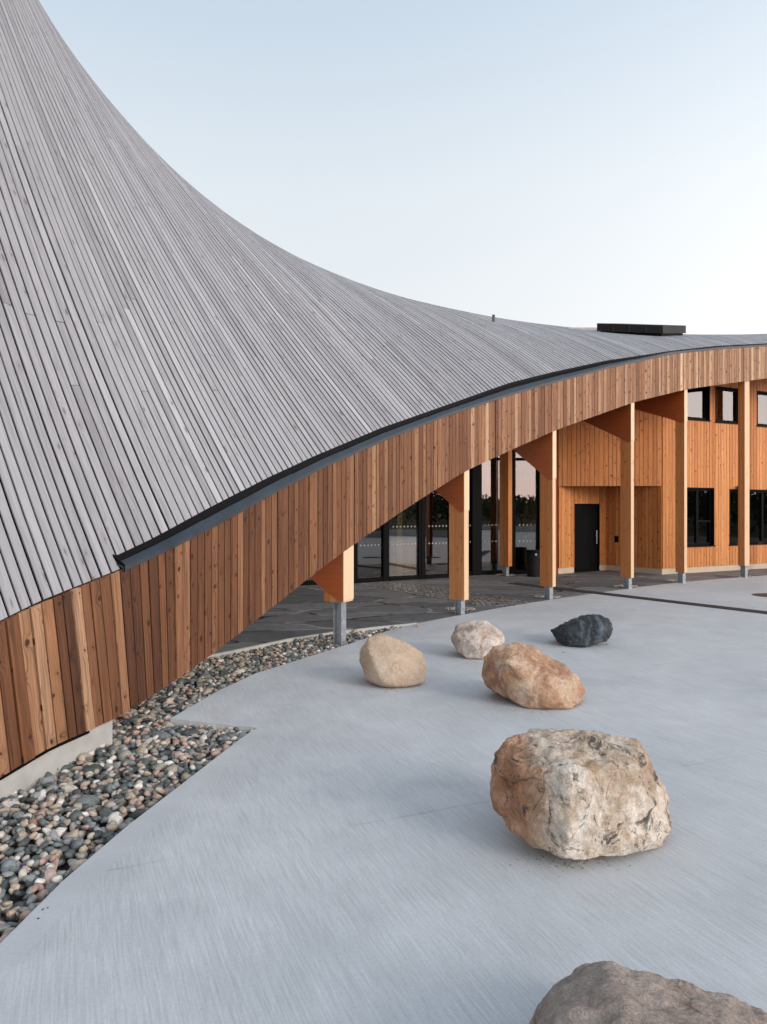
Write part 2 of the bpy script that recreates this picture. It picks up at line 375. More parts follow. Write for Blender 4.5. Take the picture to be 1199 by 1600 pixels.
def m_slate():
    t = NT('dark_slate_flagstones'); o = t.obj()
    wob = t.noise(o, 1.2, 2); sep = t.mapping(o, rot=(0, 0, R(28)), scale=(.5, .95, 1))
    vv = t.add('ShaderNodeVectorMath', operation='ADD'); t.link(sep, vv.inputs[0]); sc_ = t.add('ShaderNodeVectorMath', operation='SCALE'); t.link(t.xyz(wob, wob), sc_.inputs[0]); sc_.inputs[3].default_value = .35
    t.link(sc_.outputs[0], vv.inputs[1])
    e = t.vor(vv.outputs[0], 1.0, 'DISTANCE_TO_EDGE', '2D'); f = t.vor(vv.outputs[0], 1.0, 'F1', '2D')
    jn = t.math('LESS_THAN', e.outputs['Distance'], .026)
    s = t.add('ShaderNodeSeparateColor'); t.link(f.outputs['Color'], s.inputs[0])
    c = t.ramp(s.outputs[0], [(0, (.095, .10, .106)), (1, (.19, .197, .205))])
    c = t.mix(1.0, c, t.ramp(t.noise(o, 5, 6, .65), [(.3, .75), (.7, 1.25)]), 'MULTIPLY')
    jc = t.ramp(t.noise(o, 1.1, 2), [(.47, (.012, .012, .012)), (.56, (.33, .325, .32))])
    c = t.mix(jn, c, jc); t.base(c)
    t.rough(t.maprange(t.noise(o, 3, 5), .3, .7, .62, .72), .3)
    h = t.math('ADD', t.noise(o, 6, 6, .6), t.math('MULTIPLY', s.outputs[1], 1.0))
    h = t.math('SUBTRACT', h, t.math('MULTIPLY', jn, 1.5)); t.bump(h, .5, .012)
    return t.m
M['slate'] = m_slate()
def m_cobble():
    t = NT('small_granite_setts'); o = t.obj()
    e = t.vor(t.mapping(o, scale=(1, 1, .2)), 8.5, 'DISTANCE_TO_EDGE', '3D', .6); f = t.vor(t.mapping(o, scale=(1, 1, .2)), 8.5, 'F1', '3D', .6)
    s = t.add('ShaderNodeSeparateColor'); t.link(f.outputs['Color'], s.inputs[0])
    c = t.ramp(s.outputs[0], [(0, (.13, .125, .12)), (1, (.30, .29, .275))])
    c = t.mix(t.ramp(e.outputs['Distance'], [(.03, 1.0), (.10, 0.0)]), c, (.035, .033, .03)); t.base(c); t.rough(.6)
    t.bump(t.ramp(e.outputs['Distance'], [(0, 0.0), (.25, 1.0)]), .9, .03); return t.m
M['cobble'] = m_cobble()
def m_ground():
    t = NT('tundra_ground'); o = t.obj()
    c = t.ramp(t.noise(o, .35, 6, .6), [(.3, (.10, .085, .05)), (.6, (.16, .13, .085)), (.8, (.20, .18, .13))])
    t.base(c); t.rough(.95, .2); t.bump(t.noise(o, 4, 5), .6, .1); return t.m
M['ground'] = m_ground()
def m_pebble():
    t = NT('river_pebbles'); tone, rnd = t.uv('ID'); o = t.obj()
    c = t.ramp(tone, [(0, (.050, .060, .062)), (.16, (.085, .10, .10)), (.32, (.15, .17, .172)), (.44, (.25, .265, .268)), (.50, (.26, .25, .225)), (.60, (.33, .285, .225)), (.72, (.42, .33, .25)), (.82, (.36, .23, .20)), (.88, (.50, .45, .39)), (.97, (.66, .63, .59)), (1, (.26, .11, .05))])
    off = t.add('ShaderNodeVectorMath', operation='ADD'); t.link(o, off.inputs[0]); t.link(t.xyz(t.math('MULTIPLY', rnd, 40), 0.0, 0.0), off.inputs[1])
    n = t.noise(off.outputs[0], 22, 6, .65, .6); n2 = t.noise(off.outputs[0], 120, 3)
    c = t.mix(1.0, c, t.ramp(n, [(.25, .6), (.5, 1.0), (.75, 1.4)]), 'MULTIPLY')
    c = t.mix(t.ramp(n, [(.60, 0.0), (.70, .35)]), c, (.40, .33, .26))
    c = t.mix(1.0, c, t.ramp(n2, [(.3, .8), (.7, 1.2)]), 'MULTIPLY')
    t.base(c); t.rough(.6, .4); t.bump(n, .35, .006); return t.m
M['pebble'] = m_pebble()

def m_glass(name, ior=1.9, trans=.72, bias=.06):
    t = NT(name); t.n.remove(t.p)
    out = t.n['Material Output']
    tr = t.add('ShaderNodeBsdfTransparent'); tr.inputs[0].default_value = (trans, trans, trans * .98, 1)
    gl = t.add('ShaderNodeBsdfGlossy'); gl.inputs['Roughness'].default_value = .0; gl.inputs[0].default_value = (.95, .93, .93, 1)
    lw = t.add('ShaderNodeFresnel'); lw.inputs[0].default_value = ior
    mx = t.add('ShaderNodeMixShader'); f = t.math('MULTIPLY_ADD', lw.outputs[0], 1.0, bias, clamp=True)
    # slight waviness of the panes
    nz = t.add('ShaderNodeBump'); nz.inputs['Strength'].default_value = .05; nz.inputs['Distance'].default_value = .02; t.link(t.noise(t.obj(), .8, 1), nz.inputs['Height']); t.link(nz.outputs[0], gl.inputs['Normal'])
    t.link(f, mx.inputs[0]); t.link(tr.outputs[0], mx.inputs[1]); t.link(gl.outputs[0], mx.inputs[2]); t.link(mx.outputs[0], out.inputs[0]); return t.m
M['glass'] = m_glass('dark_window_glass'); M['clear'] = m_glass('clear_window_glass', 1.9, .95, .1); M['dimglass'] = m_glass('dim_window_glass', 1.62, .6, .02)

# ================================================================ GROUND
def sheet(name, poly, z, mat):
    mb = MB(); mb.face([(x, y, z) for x, y in poly]); o = mb.build(name, mat); tag(o, kind='structure'); return o
g = MB(); g.face([(-900, -900, -.16), (900, -900, -.16), (900, 900, -.16), (-900, 900, -.16)]); tag(g.build('ground', M['ground']), kind='structure')
sheet('gravel_base', [(-9, -12), (3, -12), (3, 14), (-9, 14)], -.12, M['soil'])
G = lambda L: [ground(u, v) for u, v in L]
NEAR = [(-2.15, -14), (-2.0, -6), (-1.90, 1.2)] + G([(0, 1475), (100, 1375), (200, 1290), (300, 1213), (375, 1155), (403, 1137)])
NOTCH = G([(266, 1123), (340, 1080), (400, 1052), (480, 1027), (550, 1005), (600, 988), (652, 974)])
SL = G([(690, 966.5), (720, 961), (780, 950), (860, 937), (930, 927), (1000, 917), (1060, 910), (1106, 906), (1155, 902), (1199, 899)]) + [(16, 24.5), (24, 28.5)]
plaza_poly = NEAR + NOTCH + SL + [(27, 28.5), (27, -14)]
mb = MB(); mb.slab(plaza_poly, -.14, 0.0)
tag(mb.build('concrete_plaza', M['concrete']), kind='structure')
# trowelled margin strips along the slab edges
def strip(pts, wdt, z):
    mb = MB(); P = [Vector((x, y, 0)) for x, y in pts]; N = []
    for i in range(len(P)):
        d = (P[min(i+1, len(P)-1)] - P[max(i-1, 0)]).normalized(); N.append(Vector((d.y, -d.x, 0)))
    for i in range(len(P) - 1):
        a, b = P[i], P[i+1]; a2 = a + N[i] * wdt; b2 = b + N[i+1] * wdt
        mb.face([(p.x, p.y, z) for p in (a2, a, b, b2)][::-1] if False else [(p.x, p.y, z) for p in (a, a2, b2, b)])
    return mb
for pts, wd in ((NEAR, .17), (NOTCH, .10)):
    tag(strip(pts, wd, .0008).build('plaza_margin', M['border']), kind='structure')
# slate floor under the eaves
SB = G([(320, 1025.5), (363, 1017), (453, 998), (520, 988), (587, 980), (650, 974)])
slate_poly = [(-9.5, 8.6), (-3.8, 9.05)] + SB + [ (x + .05, y - .05) for x, y in SL] + [(24, 34), (-9.5, 34)]
mb = MB(); mb.slab(slate_poly, -.13, -.004); tag(mb.build('slate_paving', M['slate']), kind='structure')
mb = MB(); P = [(-9.5, 8.6), (-3.8, 9.05)] + SB
for i in range(len(P) - 1):
    a = Vector((*P[i], 0)); b = Vector((*P[i+1], 0)); n = Vector(((b-a).y, -(b-a).x, 0)).normalized() * .022
    up = Vector((0, 0, .012)); dn = Vector((0, 0, -.1))
    mb.hexa([a+dn, a+dn+n*2, b+dn+n*2, b+dn, a+up, a+up+n*2, b+up+n*2, b+up])
tag(mb.build('paving_edging', M['edging']), kind='structure')
cob = G([(560, 915), (607, 909), (660, 913), (720, 923), (790, 933), (832, 941), (800, 947), (755, 946), (735, 943), (700, 937), (655, 930), (600, 919)])
mb = MB(); mb.slab(cob, -.05, .0005); tag(mb.build('cobble_paving', M['cobble']), kind='structure')

# ================================================================ BUILDING
BO = Vector((2.0, 20.0, 0))
bld = empty('timber_building', BO)
tag(bld, 'curved timber building with a sweeping grey board roof over brown cladding and orange glulam posts', 'building')

# ---- roof boards
s0r, s1r = s_of_u(-150) + .02, Sp[-1] - .05
sg = s_of_u(205)                                  # where the gutter begins
mb = MB(); V = []; 
s = s0r; bi = 0
while s < s1r:
    pitch = .117 + random.uniform(-.002, .002)
    gap = random.uniform(.020, .031)
    a, b = s + gap / 2, min(s + pitch - gap / 2, Sp[-1])
    t_start = .0 if s < sg else .075
    t_end = 16.0
    # boards butt-jointed at random along the length
    t = t_start; first = True
    while t < t_end:
        ln = random.uniform(3.4, 5.2) if not first else random.uniform(1.0, 5.0)
        te = min(t + ln, t_end); first = False
        k = max(2, int((te - t) / .38) + 1)
        tq = np.linspace(t, te - .004, k)
        A = roofpt(np.full(k, a), tq); B = roofpt(np.full(k, b), tq)
        if A[0, 2] > 19: break
        # normals
        T = np.gradient(A, axis=0); W = B - A; Nn = np.cross(W, T); Nn /= np.linalg.norm(Nn, axis=1)[:, None]; Nn *= np.sign(Nn[:, 2:3])
        lift = random.uniform(-.002, .0025)
        A = A + Nn * lift; B = B + Nn * (lift + random.uniform(-.0015, .0015))
        A2 = A - Nn * .013; B2 = B - Nn * .013
        L = np.concatenate([[0], np.cumsum(np.linalg.norm(np.diff(A, axis=0), axis=1))]) + random.random() * 60
        idv = (min(1, max(0, random.gauss(.50, .145))), random.random()); wd = pitch - gap
        for q in range(k - 1):
            mb.face([A[q], B[q], B[q+1], A[q+1]], [(0, L[q]), (wd, L[q]), (wd, L[q+1]), (0, L[q+1])], idv)
            mb.face([A2[q], A[q], A[q+1], A2[q+1]], [(.2, L[q]), (.22, L[q]), (.22, L[q+1]), (.2, L[q+1])], idv)
            mb.face([B[q], B2[q], B2[q+1], B[q+1]], [(.3, L[q]), (.32, L[q]), (.32, L[q+1]), (.3, L[q+1])], idv)
        mb.face([A2[0], B2[0], B[0], A[0]], None, idv); mb.face([A[-1], B[-1], B2[-1], A2[-1]], None, idv)
        t = te
    s += pitch; bi += 1
roof = mb.build('roof_boards', M['roof'], bld)
# ---- membrane below the boards
def netmesh(name, ss, ts, dz, mat, zmax=19.5, parent=bld, thick=.06):
    mb = MB(); P = roofpt(ss[:, None], ts[None, :])
    T = np.gradient(P, axis=1); W = np.gradient(P, axis=0); Nn = np.cross(W, T); Nn /= np.linalg.norm(Nn, axis=2)[..., None]; Nn *= np.sign(Nn[..., 2:3])
    P1 = P - Nn * dz; P2 = P - Nn * (dz + thick)
    for Q, fl in ((P1, False), (P2, True)):
        b = len(mb.v); ns, nt = Q.shape[:2]
        mb.v.extend(map(tuple, Q.reshape(-1, 3)))
        for i in range(ns - 1):
            for j in range(nt - 1):
                if Q[i, j, 2] > zmax: continue
                f = (b+i*nt+j, b+(i+1)*nt+j, b+(i+1)*nt+j+1, b+i*nt+j+1)
                mb.f.append(f[::-1] if fl else f); mb.uv.extend([(0, 0)] * 4); mb.id.extend([(0, 0)] * 4)
    for i in range(len(ss) - 1):
        mb.face([P2[i, 0], P2[i+1, 0], P1[i+1, 0], P1[i, 0]])
    return mb.build(name, mat, parent)
netmesh('roof_membrane', np.linspace(s0r, s1r, 260), np.concatenate([[.03], np.linspace(.25, 16, 64)]), .040, M['under'])

# ---- fascia boards
mb = MB(); bk = MB(); s = s_of_u(-150) + .01
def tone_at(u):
    return float(np.interp(u, [-150, 60, 183, 190, 400, 620, 860, 1100, 1450], [.46, .52, .64, .18, .18, .28, .45, .61, .70]))  # mean tone along facade: weathering, plus light on the turning wall baked into colour
k = 0
while s < Sp[-1] - .15:
    pw = random.choice([.105, .115, .122, .125, .13]); gap = random.uniform(.013, .018) if s < s_of_u(600) else random.uniform(.009, .013)
    a, b = s, s + pw - gap
    u = float(np.interp(s, Sp, us)); dep = random.uniform(0, .006) + (.008 if random.random() < .12 else 0)
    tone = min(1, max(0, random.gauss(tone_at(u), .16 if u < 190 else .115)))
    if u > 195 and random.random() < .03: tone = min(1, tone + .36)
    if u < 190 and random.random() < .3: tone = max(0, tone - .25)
    top = -.004 if s < sg else -.012
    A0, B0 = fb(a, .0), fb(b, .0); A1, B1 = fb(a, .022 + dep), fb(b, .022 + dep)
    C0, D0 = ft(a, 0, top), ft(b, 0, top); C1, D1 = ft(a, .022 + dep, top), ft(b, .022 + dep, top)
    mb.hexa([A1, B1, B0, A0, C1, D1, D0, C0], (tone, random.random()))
    s += pw; k += 1
mb.build('fascia_boards', M['fascia'], bld)
# backing + inner lining of the fascia
mb = MB(); ss = np.linspace(s_of_u(-150) + .02, Sp[-1] - .16, 160)
for i in range(len(ss) - 1):
    a, b = float(ss[i]), float(ss[i+1]); g1, g2 = (-.006, -.075)
    mb.hexa([fb(a, g1, .012), fb(b, g1, .012), fb(b, g2, .012), fb(a, g2, .012), ft(a, g1, -.03), ft(b, g1, -.03), ft(b, g2, -.03), ft(a, g2, -.03)], (.2, .2))
mb.build('fascia_backing', M['under'], bld)

# ---- metal eaves flashing (starts partway along, laid in lapped lengths)
def lipgap(x): return max(.05, float(roofpt(x, .075)[2]) - at(ZT, x))      # height between cladding head and roof edge
fl = MB(); rec = MB(); s = sg
while s < Sp[-1] - .2:
    ln = .62 if s < s_of_u(700) else .9
    e = min(s + ln, Sp[-1] - .1); n_ = 4; q = np.linspace(s - .02, e, n_ + 1); dz = random.uniform(-.003, .003)
    for i in range(n_):
        a, b = float(q[i]), float(q[i+1])
        def sec(x, e0):
            m = float(np.interp(x, Sp, RM)); kk = .02 * e0 / n_ * .18
            z0 = .0 + dz + kk
            return [ft(x, .034, -.022 + z0), ft(x, .040, -.022 + z0), ft(x, .040, .022 + z0), ft(x, -.042, max(.03, lipgap(x) * .46) + z0), ft(x, -.042, max(.022, lipgap(x) * .46 - .008) + z0), ft(x, .034, .014 + z0)]
        A, B = sec(a, i), sec(b, i + 1)
        for j in range(6):
            jj = (j + 1) % 6; fl.face([A[j], B[j], B[jj], A[jj]], None, (.5, .5))
        if i == 0: fl.face(A[::-1])
        if i == n_ - 1: fl.face(B)
    for dd in (.03, .055):
        p = ft(s + dd, -.01, .022 + (lipgap(s) * .46 - .022) * .61); fl.cyl(p + Vector((0, 0, -.012)), p + Vector((0, 0, .004)), .006, n=6)
    s = e
fl.build('eaves_flashing', M['flash'], bld)
for i in range(200):
    a = sg + (Sp[-1] - .1 - sg) * i / 200; b = sg + (Sp[-1] - .1 - sg) * (i + 1) / 200
    A = [ft(a, -.045, -.04), ft(a, -.07, lipgap(a) - .006), ft(a, -.09, lipgap(a) - .008), ft(a, -.06, -.06)]; B = [ft(b, -.045, -.04), ft(b, -.07, lipgap(b) - .006), ft(b, -.09, lipgap(b) - .008), ft(b, -.06, -.06)]
    for j in range(4): rec.face([A[j], B[j], B[(j+1) % 4], A[(j+1) % 4]])
rec.build('gutter_back', M['black'], bld)
# stop end of the gutter
mb = MB(); x = sg; mb.extr([ft(x, .045, -.03), ft(x, .045, .035), ft(x, -.075, .13), ft(x, -.075, .03)], tng(x) * -.012); mb.build('gutter_stop_end', M['black'], bld)

# ---- near plinth
mb = MB(); blk = MB(); q = np.linspace(s_of_u(-150) + .03, s_of_u(176), 14)
for i in range(13):
    a, b = float(q[i]), float(q[i+1]); o1, o2 = .0, -.32
    lo = lambda x, o: Vector((*fb(x, o).xy, -.13)); dzt = -.031 if b < s_of_u(146) else .004
    mb.hexa([lo(a, o1), lo(b, o1), lo(b, o2), lo(a, o2), fb(a, o1, dzt), fb(b, o1, dzt), fb(b, o2, dzt), fb(a, o2, dzt)], (.5, .5))
    if b < s_of_u(146): blk.hexa([fb(a, .014, -.030), fb(b, .014, -.030), fb(b, -.3, -.030), fb(a, -.3, -.030), fb(a, .014, -.001), fb(b, .014, -.001), fb(b, -.3, -.001), fb(a, -.3, -.001)])
mb.build('plinth', M['plinth'], bld); blk.build('plinth_gap_strip', M['black'], bld)

# ---- soffit: dark boarded underside running inward from the fascia
mb = MB(); q = np.linspace(s_of_u(150), Sp[-1] - .3, 90); tq = [0, .5, 1.2, 2.2, 3.5, 5.0]
def soff(s_, t_):
    m = max(.25, min(.75, float(np.interp(s_, Sp, RM)) * .62)); p = fb(s_, -.08 - t_); p.z = at(ZB, s_) + .10 + m * t_
    return p
for i in range(len(q) - 1):
    for j in range(len(tq) - 1):
        a, b = float(q[i]), float(q[i+1]); c = [soff(a, tq[j]), soff(b, tq[j]), soff(b, tq[j+1]), soff(a, tq[j+1])]
        mb.face(c, [(a, tq[j]), (b, tq[j]), (b, tq[j+1]), (a, tq[j+1])], (.1, .5)); mb.face([p + Vector((0, 0, .05)) for p in c][::-1])
mb.build('soffit', M['bracket'], bld)

# ---- posts with brackets and steel feet
def uof(s_): return float(np.interp(s_, Sp, us))
POSTS = [  # u at the outer right edge, outer width, foot top z, foot bottom z, bracket height, bracket slope, depth
    (553, .26, .62, -.09, .78, .66, .33), (733.5, .15, .27, -.02, .76, .71, .33), (869.5, .12, .27, -.02, 1.05, .72, .32),
    (991.5, .12, .27, -.02, .94, .47, .29), (1074.5, .12, .28, -.02, .84, .34, .25), (1172, .235, .33, -.02, 0, 0, .19), (1262, .235, .33, -.02, 0, 0, .19)]
for (u, wd, z1, z0, bh, bm, D) in POSTS:
    s1 = s_of_u(u); s_c = s1 - wd / 2; n = nrm(s_c); tg = tng(s_c); c0 = fb(s_c, -.022) ; c0.z = 0
    zt = at(ZB, s_c)
    org = c0 - n * (D / 2); org.z = z0
    post = MB()
    # three laminated plies so the seams read
    zhi = zt + .5
    for j in range(3):
        m0 = c0 - n * (D / 3 * (j + .5)) 
        wj = wd - (.003 if j == 1 else 0)
        post.bar((m0.x, m0.y, z1), (m0.x, m0.y, zhi if not bh else zt + .05 + bm * D / 3 * (j)), tg, n, wj, D / 3 - .0008)
    po = post.build('post', M['glulam'], bld, origin=org)
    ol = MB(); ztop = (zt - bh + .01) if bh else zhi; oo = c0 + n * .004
    ol.bar((oo.x, oo.y, z1 + .001), (oo.x, oo.y, ztop), tg, n, wd - .004, .010, (.5, random.random())); ol.build('outer_lamella', M['pale'], po)  # thin paler slice, carries the lit outer face in its colour
    ft_ = MB(); fc = c0 - n * (D * .42); w2 = .13
    for sg_ in (-1, 1): ft_.bar(Vector((fc.x, fc.y, z0)) + n * sg_ * w2/2, Vector((fc.x, fc.y, z1 + .002)) + n * sg_ * w2/2, tg, n, w2, .012)
    ft_.bar((fc.x, fc.y, z0), (fc.x, fc.y, z1 + .002), n, tg, w2 - .014, .010)
    ft_.bar((fc.x, fc.y, z1 - .014), (fc.x, fc.y, z1 - .0005), n, tg, .2, wd * .8)
    ft_.bar((fc.x, fc.y, z0 - .0), (fc.x, fc.y, z0 + .012), n, tg, .22, .2)
    ft_.build('steel_foot', M['galv'], po, origin=(fc.x, fc.y, z0))
    if bh:
        br = MB(); o = c0 + n * .006 + Vector((0, 0, 0)); wb = wd + .012
        base_ = o - tg * wb / 2
        z_lo = zt - bh; Lb = 2.6
        inn = lambda d, z: Vector((base_.x, base_.y, 0)) - n * d + Vector((0, 0, z))
        poly = [inn(0, zt + .09), inn(0, z_lo), inn(.07, z_lo - .035 if u > 560 else z_lo - .0), inn(.45, z_lo + .38 * bm * .9), inn(Lb, z_lo + .38 * bm * .9 + (Lb - .45) * bm * 1.02), inn(Lb, zt + .30 + Lb * bm)]
        br.extr(poly, tg * wb, None, lambda p: (p.z, (p - base_).xy.length))
        br.build('bracket', M['bracket'], po)
        cap = MB(); cc = c0 + n * .011; cap.bar((cc.x, cc.y, z_lo + .012), (cc.x, cc.y, zt + .06), tg, n, wb + .002, .012, (.9, random.random())); cap.build('bracket_face_board', M['pale'], po)  # same pale colour on the bracket end, lit face included
# the free-standing inner post
s_c = s_of_u(800); n = Vector((.66, -.75, 0)); tg = Vector((.75, .66, 0)); d0 = 2300 / 107.5; c0 = Vector(((790.5 - CX) / F * d0, d0, 0))
pm = MB(); 
for j in (-1, 0, 1): pm.bar(c0 + n * j * .11 + Vector((0, 0, .28)), c0 + n * j * .11 + Vector((0, 0, 4.9)), tg, n, .17 - (.003 if j == 0 else 0), .109)
po = pm.build('post', M['glulam'], bld, origin=(c0.x, c0.y, 0)); po['label'] = 'inner glulam post standing close to the glass wall'
ft_ = MB()
for sg_ in (-1, 1): ft_.bar(c0 + n * sg_ * .065, c0 + n * sg_ * .065 + Vector((0, 0, .282)), tg, n, .13, .012)
ft_.bar(c0, c0 + Vector((0, 0, .282)), n, tg, .116, .01); ft_.build('steel_foot', M['galv'], po)

# ---- board-clad walls
def clad(name, a, b, z0, z1, holes=(), out=1, mat='wall', ends=True, tone=(.5, .16), back=True):
    """vertical boards along plan segment a-b, outward normal to the right of a->b; holes: (d0, d1, z0, z1)"""
    a = Vector((*a, 0)); b = Vector((*b, 0)); L = (b - a).length; t = (b - a) / L; n = Vector((t.y, -t.x, 0))
    mb = MB(); x = 0.0; cuts = sorted({h_[0] for h_ in holes} | {h_[1] for h_ in holes})
    while x < L - .004:
        wd = random.choice([.118, .13, .14, .14]); e = min(x + wd, L)
        for c_ in cuts:
            if x + .01 < c_ < e: e = c_
        mid = (x + e) / 2; segs = [(z0, z1)]
        for h_ in holes:
            if h_[0] - .003 < mid < h_[1] + .003:
                ns = []
                for (p, q_) in segs:
                    if h_[2] > p: ns.append((p, min(q_, h_[2])))
                    if h_[3] < q_: ns.append((max(p, h_[3]), q_))
                segs = ns
        dp = random.uniform(.0, .004); idv = (min(1, max(0, random.gauss(*tone))), random.random())
        for (p, q_) in segs:
            if q_ - p < .01: continue
            P0 = a + t * (x + .006); P1 = a + t * (e - .006); o1 = n * (.022 + dp)
            Z = lambda v_, z_: Vector((v_.x, v_.y, z_))
            mb.hexa([Z(P0 + o1, p), Z(P1 + o1, p), Z(P1, p), Z(P0, p), Z(P0 + o1, q_), Z(P1 + o1, q_), Z(P1, q_), Z(P0, q_)], idv)
        x = e
    o = mb.build(name, M[mat], bld)
    # solid wall core behind the boards, with the same openings
    if back:
        cb = MB(); xs = [0] + cuts + [L]
        for i in range(len(xs) - 1):
            x0, x1 = xs[i], xs[i+1]; mid = (x0 + x1) / 2; segs = [(z0 + .002, z1)]
            for h_ in holes:
                if h_[0] < mid < h_[1]:
                    ns = []
                    for (p, q_) in segs:
                        if h_[2] > p: ns.append((p, min(q_, h_[2])))
                        if h_[3] < q_: ns.append((max(p, h_[3]), q_))
                    segs = ns
            for (p, q_) in segs:
                if q_ - p < .01: continue
                P0 = a + t * x0; P1 = a + t * x1; Z = lambda v_, z_: Vector((v_.x, v_.y, z_)); f_ = n * -.001; k_ = n * -.16
                cb.hexa([Z(P0 + f_, p), Z(P1 + f_, p), Z(P1 + k_, p), Z(P0 + k_, p), Z(P0 + f_, q_), Z(P1 + f_, q_), Z(P1 + k_, q_), Z(P0 + k_, q_)])
        cb.build(name + '_core', M['under'], bld)
    return o
A = (5.22, 22.0); Dc = (7.04, 23.3); Bm = (8.25, 21.8); Cm = (19.4, 27.57)
def along(a, b, u):     # distance along a-b seen at image column u
    r = (u - CX) / F; ax, ay = a; dx, dy = b[0] - a[0], b[1] - a[1]; k_ = (r * ay - ax) / (dx - r * dy); return k_ * math.hypot(dx, dy)
zp = .17
def plinth(a, b, x0=0, x1=None, off=-.005):
    a_ = Vector((*a, 0)); b_ = Vector((*b, 0)); t = (b_ - a_).normalized(); n = Vector((t.y, -t.x, 0)); L = (b_ - a_).length if x1 is None else x1
    mb = MB(); P0 = a_ + t * x0; P1 = a_ + t * L; o1 = n * (.012 + off); o2 = n * -.2; up = Vector((0, 0, zp - .002)); dn = Vector((0, 0, -.02))
    mb.hexa([P0 + o1 + dn, P1 + o1 + dn, P1 + o2 + dn, P0 + o2 + dn, P0 + o1 + up, P1 + o1 + up, P1 + o2 + up, P0 + o2 + up]); mb.build('plinth', M['plinth2'], bld)
wU = [(along(Bm, Cm, 1062), along(Bm, Cm, 1108), 4.66, 5.75), (along(Bm, Cm, 1117), along(Bm, Cm, 1156), 4.64, 5.75), (along(Bm, Cm, 1182), along(Bm, Cm, 1236), 4.62, 5.75), (along(Bm, Cm, 1262), along(Bm, Cm, 1300), 4.62, 5.75)]
wL = [(along(Bm, Cm, 1061), along(Bm, Cm, 1115), .81, 2.59), (along(Bm, Cm, 1139), along(Bm, Cm, 1240), .81, 2.56)]
clad('facade_wall', Bm, Cm, zp, 6.6, wU + wL, tone=(.62, .16)); plinth(Bm, Cm)
dr0, dr1 = along(A, Dc, 897), along(A, Dc, 936.5)
clad('door_wall', A, Dc, zp, 2.66, [(dr0, dr1, 0, 2.10)], tone=(.6, .15)); plinth(A, Dc, 0, dr0); plinth(A, Dc, dr1, None)
clad('recess_side_wall', Dc, Bm, zp, 2.66, tone=(.45, .15)); plinth(Dc, Bm)
clad('upper_wall', A, Bm, 2.62, 6.6, tone=(.45, .15))
mb = MB(); mb.extr([Vector((*A, 2.63)), Vector((*Bm, 2.63)), Vector((*Dc, 2.63))], (0, 0, .05)); mb.build('recess_soffit', M['bracket'], bld)

clad('entrance_return_wall', (4.80, 22.02), (5.20, 21.995), .0, 6.6, tone=(.2, .1), mat='bracket')
# door
t = (Vector((*Dc, 0)) - Vector((*A, 0))).normalized(); n = Vector((t.y, -t.x, 0)); d0_ = Vector((*A, 0)) + t * dr0; d1_ = Vector((*A, 0)) + t * dr1
door = MB(); c = (d0_ + d1_) / 2 - n * .06; W_ = dr1 - dr0
door.bar(c + Vector((0, 0, .02)), c + Vector((0, 0, 2.06)), t, n, W_ - .09, .05)
dorg = (c.x, c.y, 0)
dob = door.build('door', M['black'], bld, origin=dorg)
fr = MB()
for q_, in ((d0_ + t * .022,), (d1_ - t * .022,)): fr.bar(q_ - n * .05, q_ - n * .05 + Vector((0, 0, 2.1)), t, n, .043, .12)
fr.bar(d0_ - n * .05 + t * .044 + Vector((0, 0, 2.08)), d1_ - n * .05 - t * .044 + Vector((0, 0, 2.08)), Vector((0, 0, 1)), n, .04, .12)
fr.build('frame', M['black'], dob)
hd = MB(); hx = d1_ - t * .17 + n * -.0
hd.cyl(hx + n * .04 + Vector((0, 0, .86)), hx + n * .04 + Vector((0, 0, 1.26)), .014)
for z_ in (.87, 1.25): hd.cyl(hx - n * .04 + Vector((0, 0, z_)), hx + n * .045 + Vector((0, 0, z_)), .012)
hd.cyl(hx + t * .05 - n * .04 + Vector((0, 0, 1.1)), hx + t * .05 - n * .01 + Vector((0, 0, 1.1)), .025)
hd.build('handle', M['steel'], dob)
for z_ in (.3, 1.05, 1.8):
    hg = MB(); p_ = d0_ + t * .05 - n * .02; hg.cyl(p_ + Vector((0, 0, z_)), p_ + Vector((0, 0, z_ + .1)), .011, n=10); hg.build('hinge', M['steel'], dob)
# low kick plate + threshold
mb = MB(); mb.bar(d0_ - n * .06 + Vector((0, 0, .005)), d1_ - n * .06 + Vector((0, 0, .005)), Vector((0, 0, 1)), n, .03, .2); mb.build('threshold', M['black'], dob)

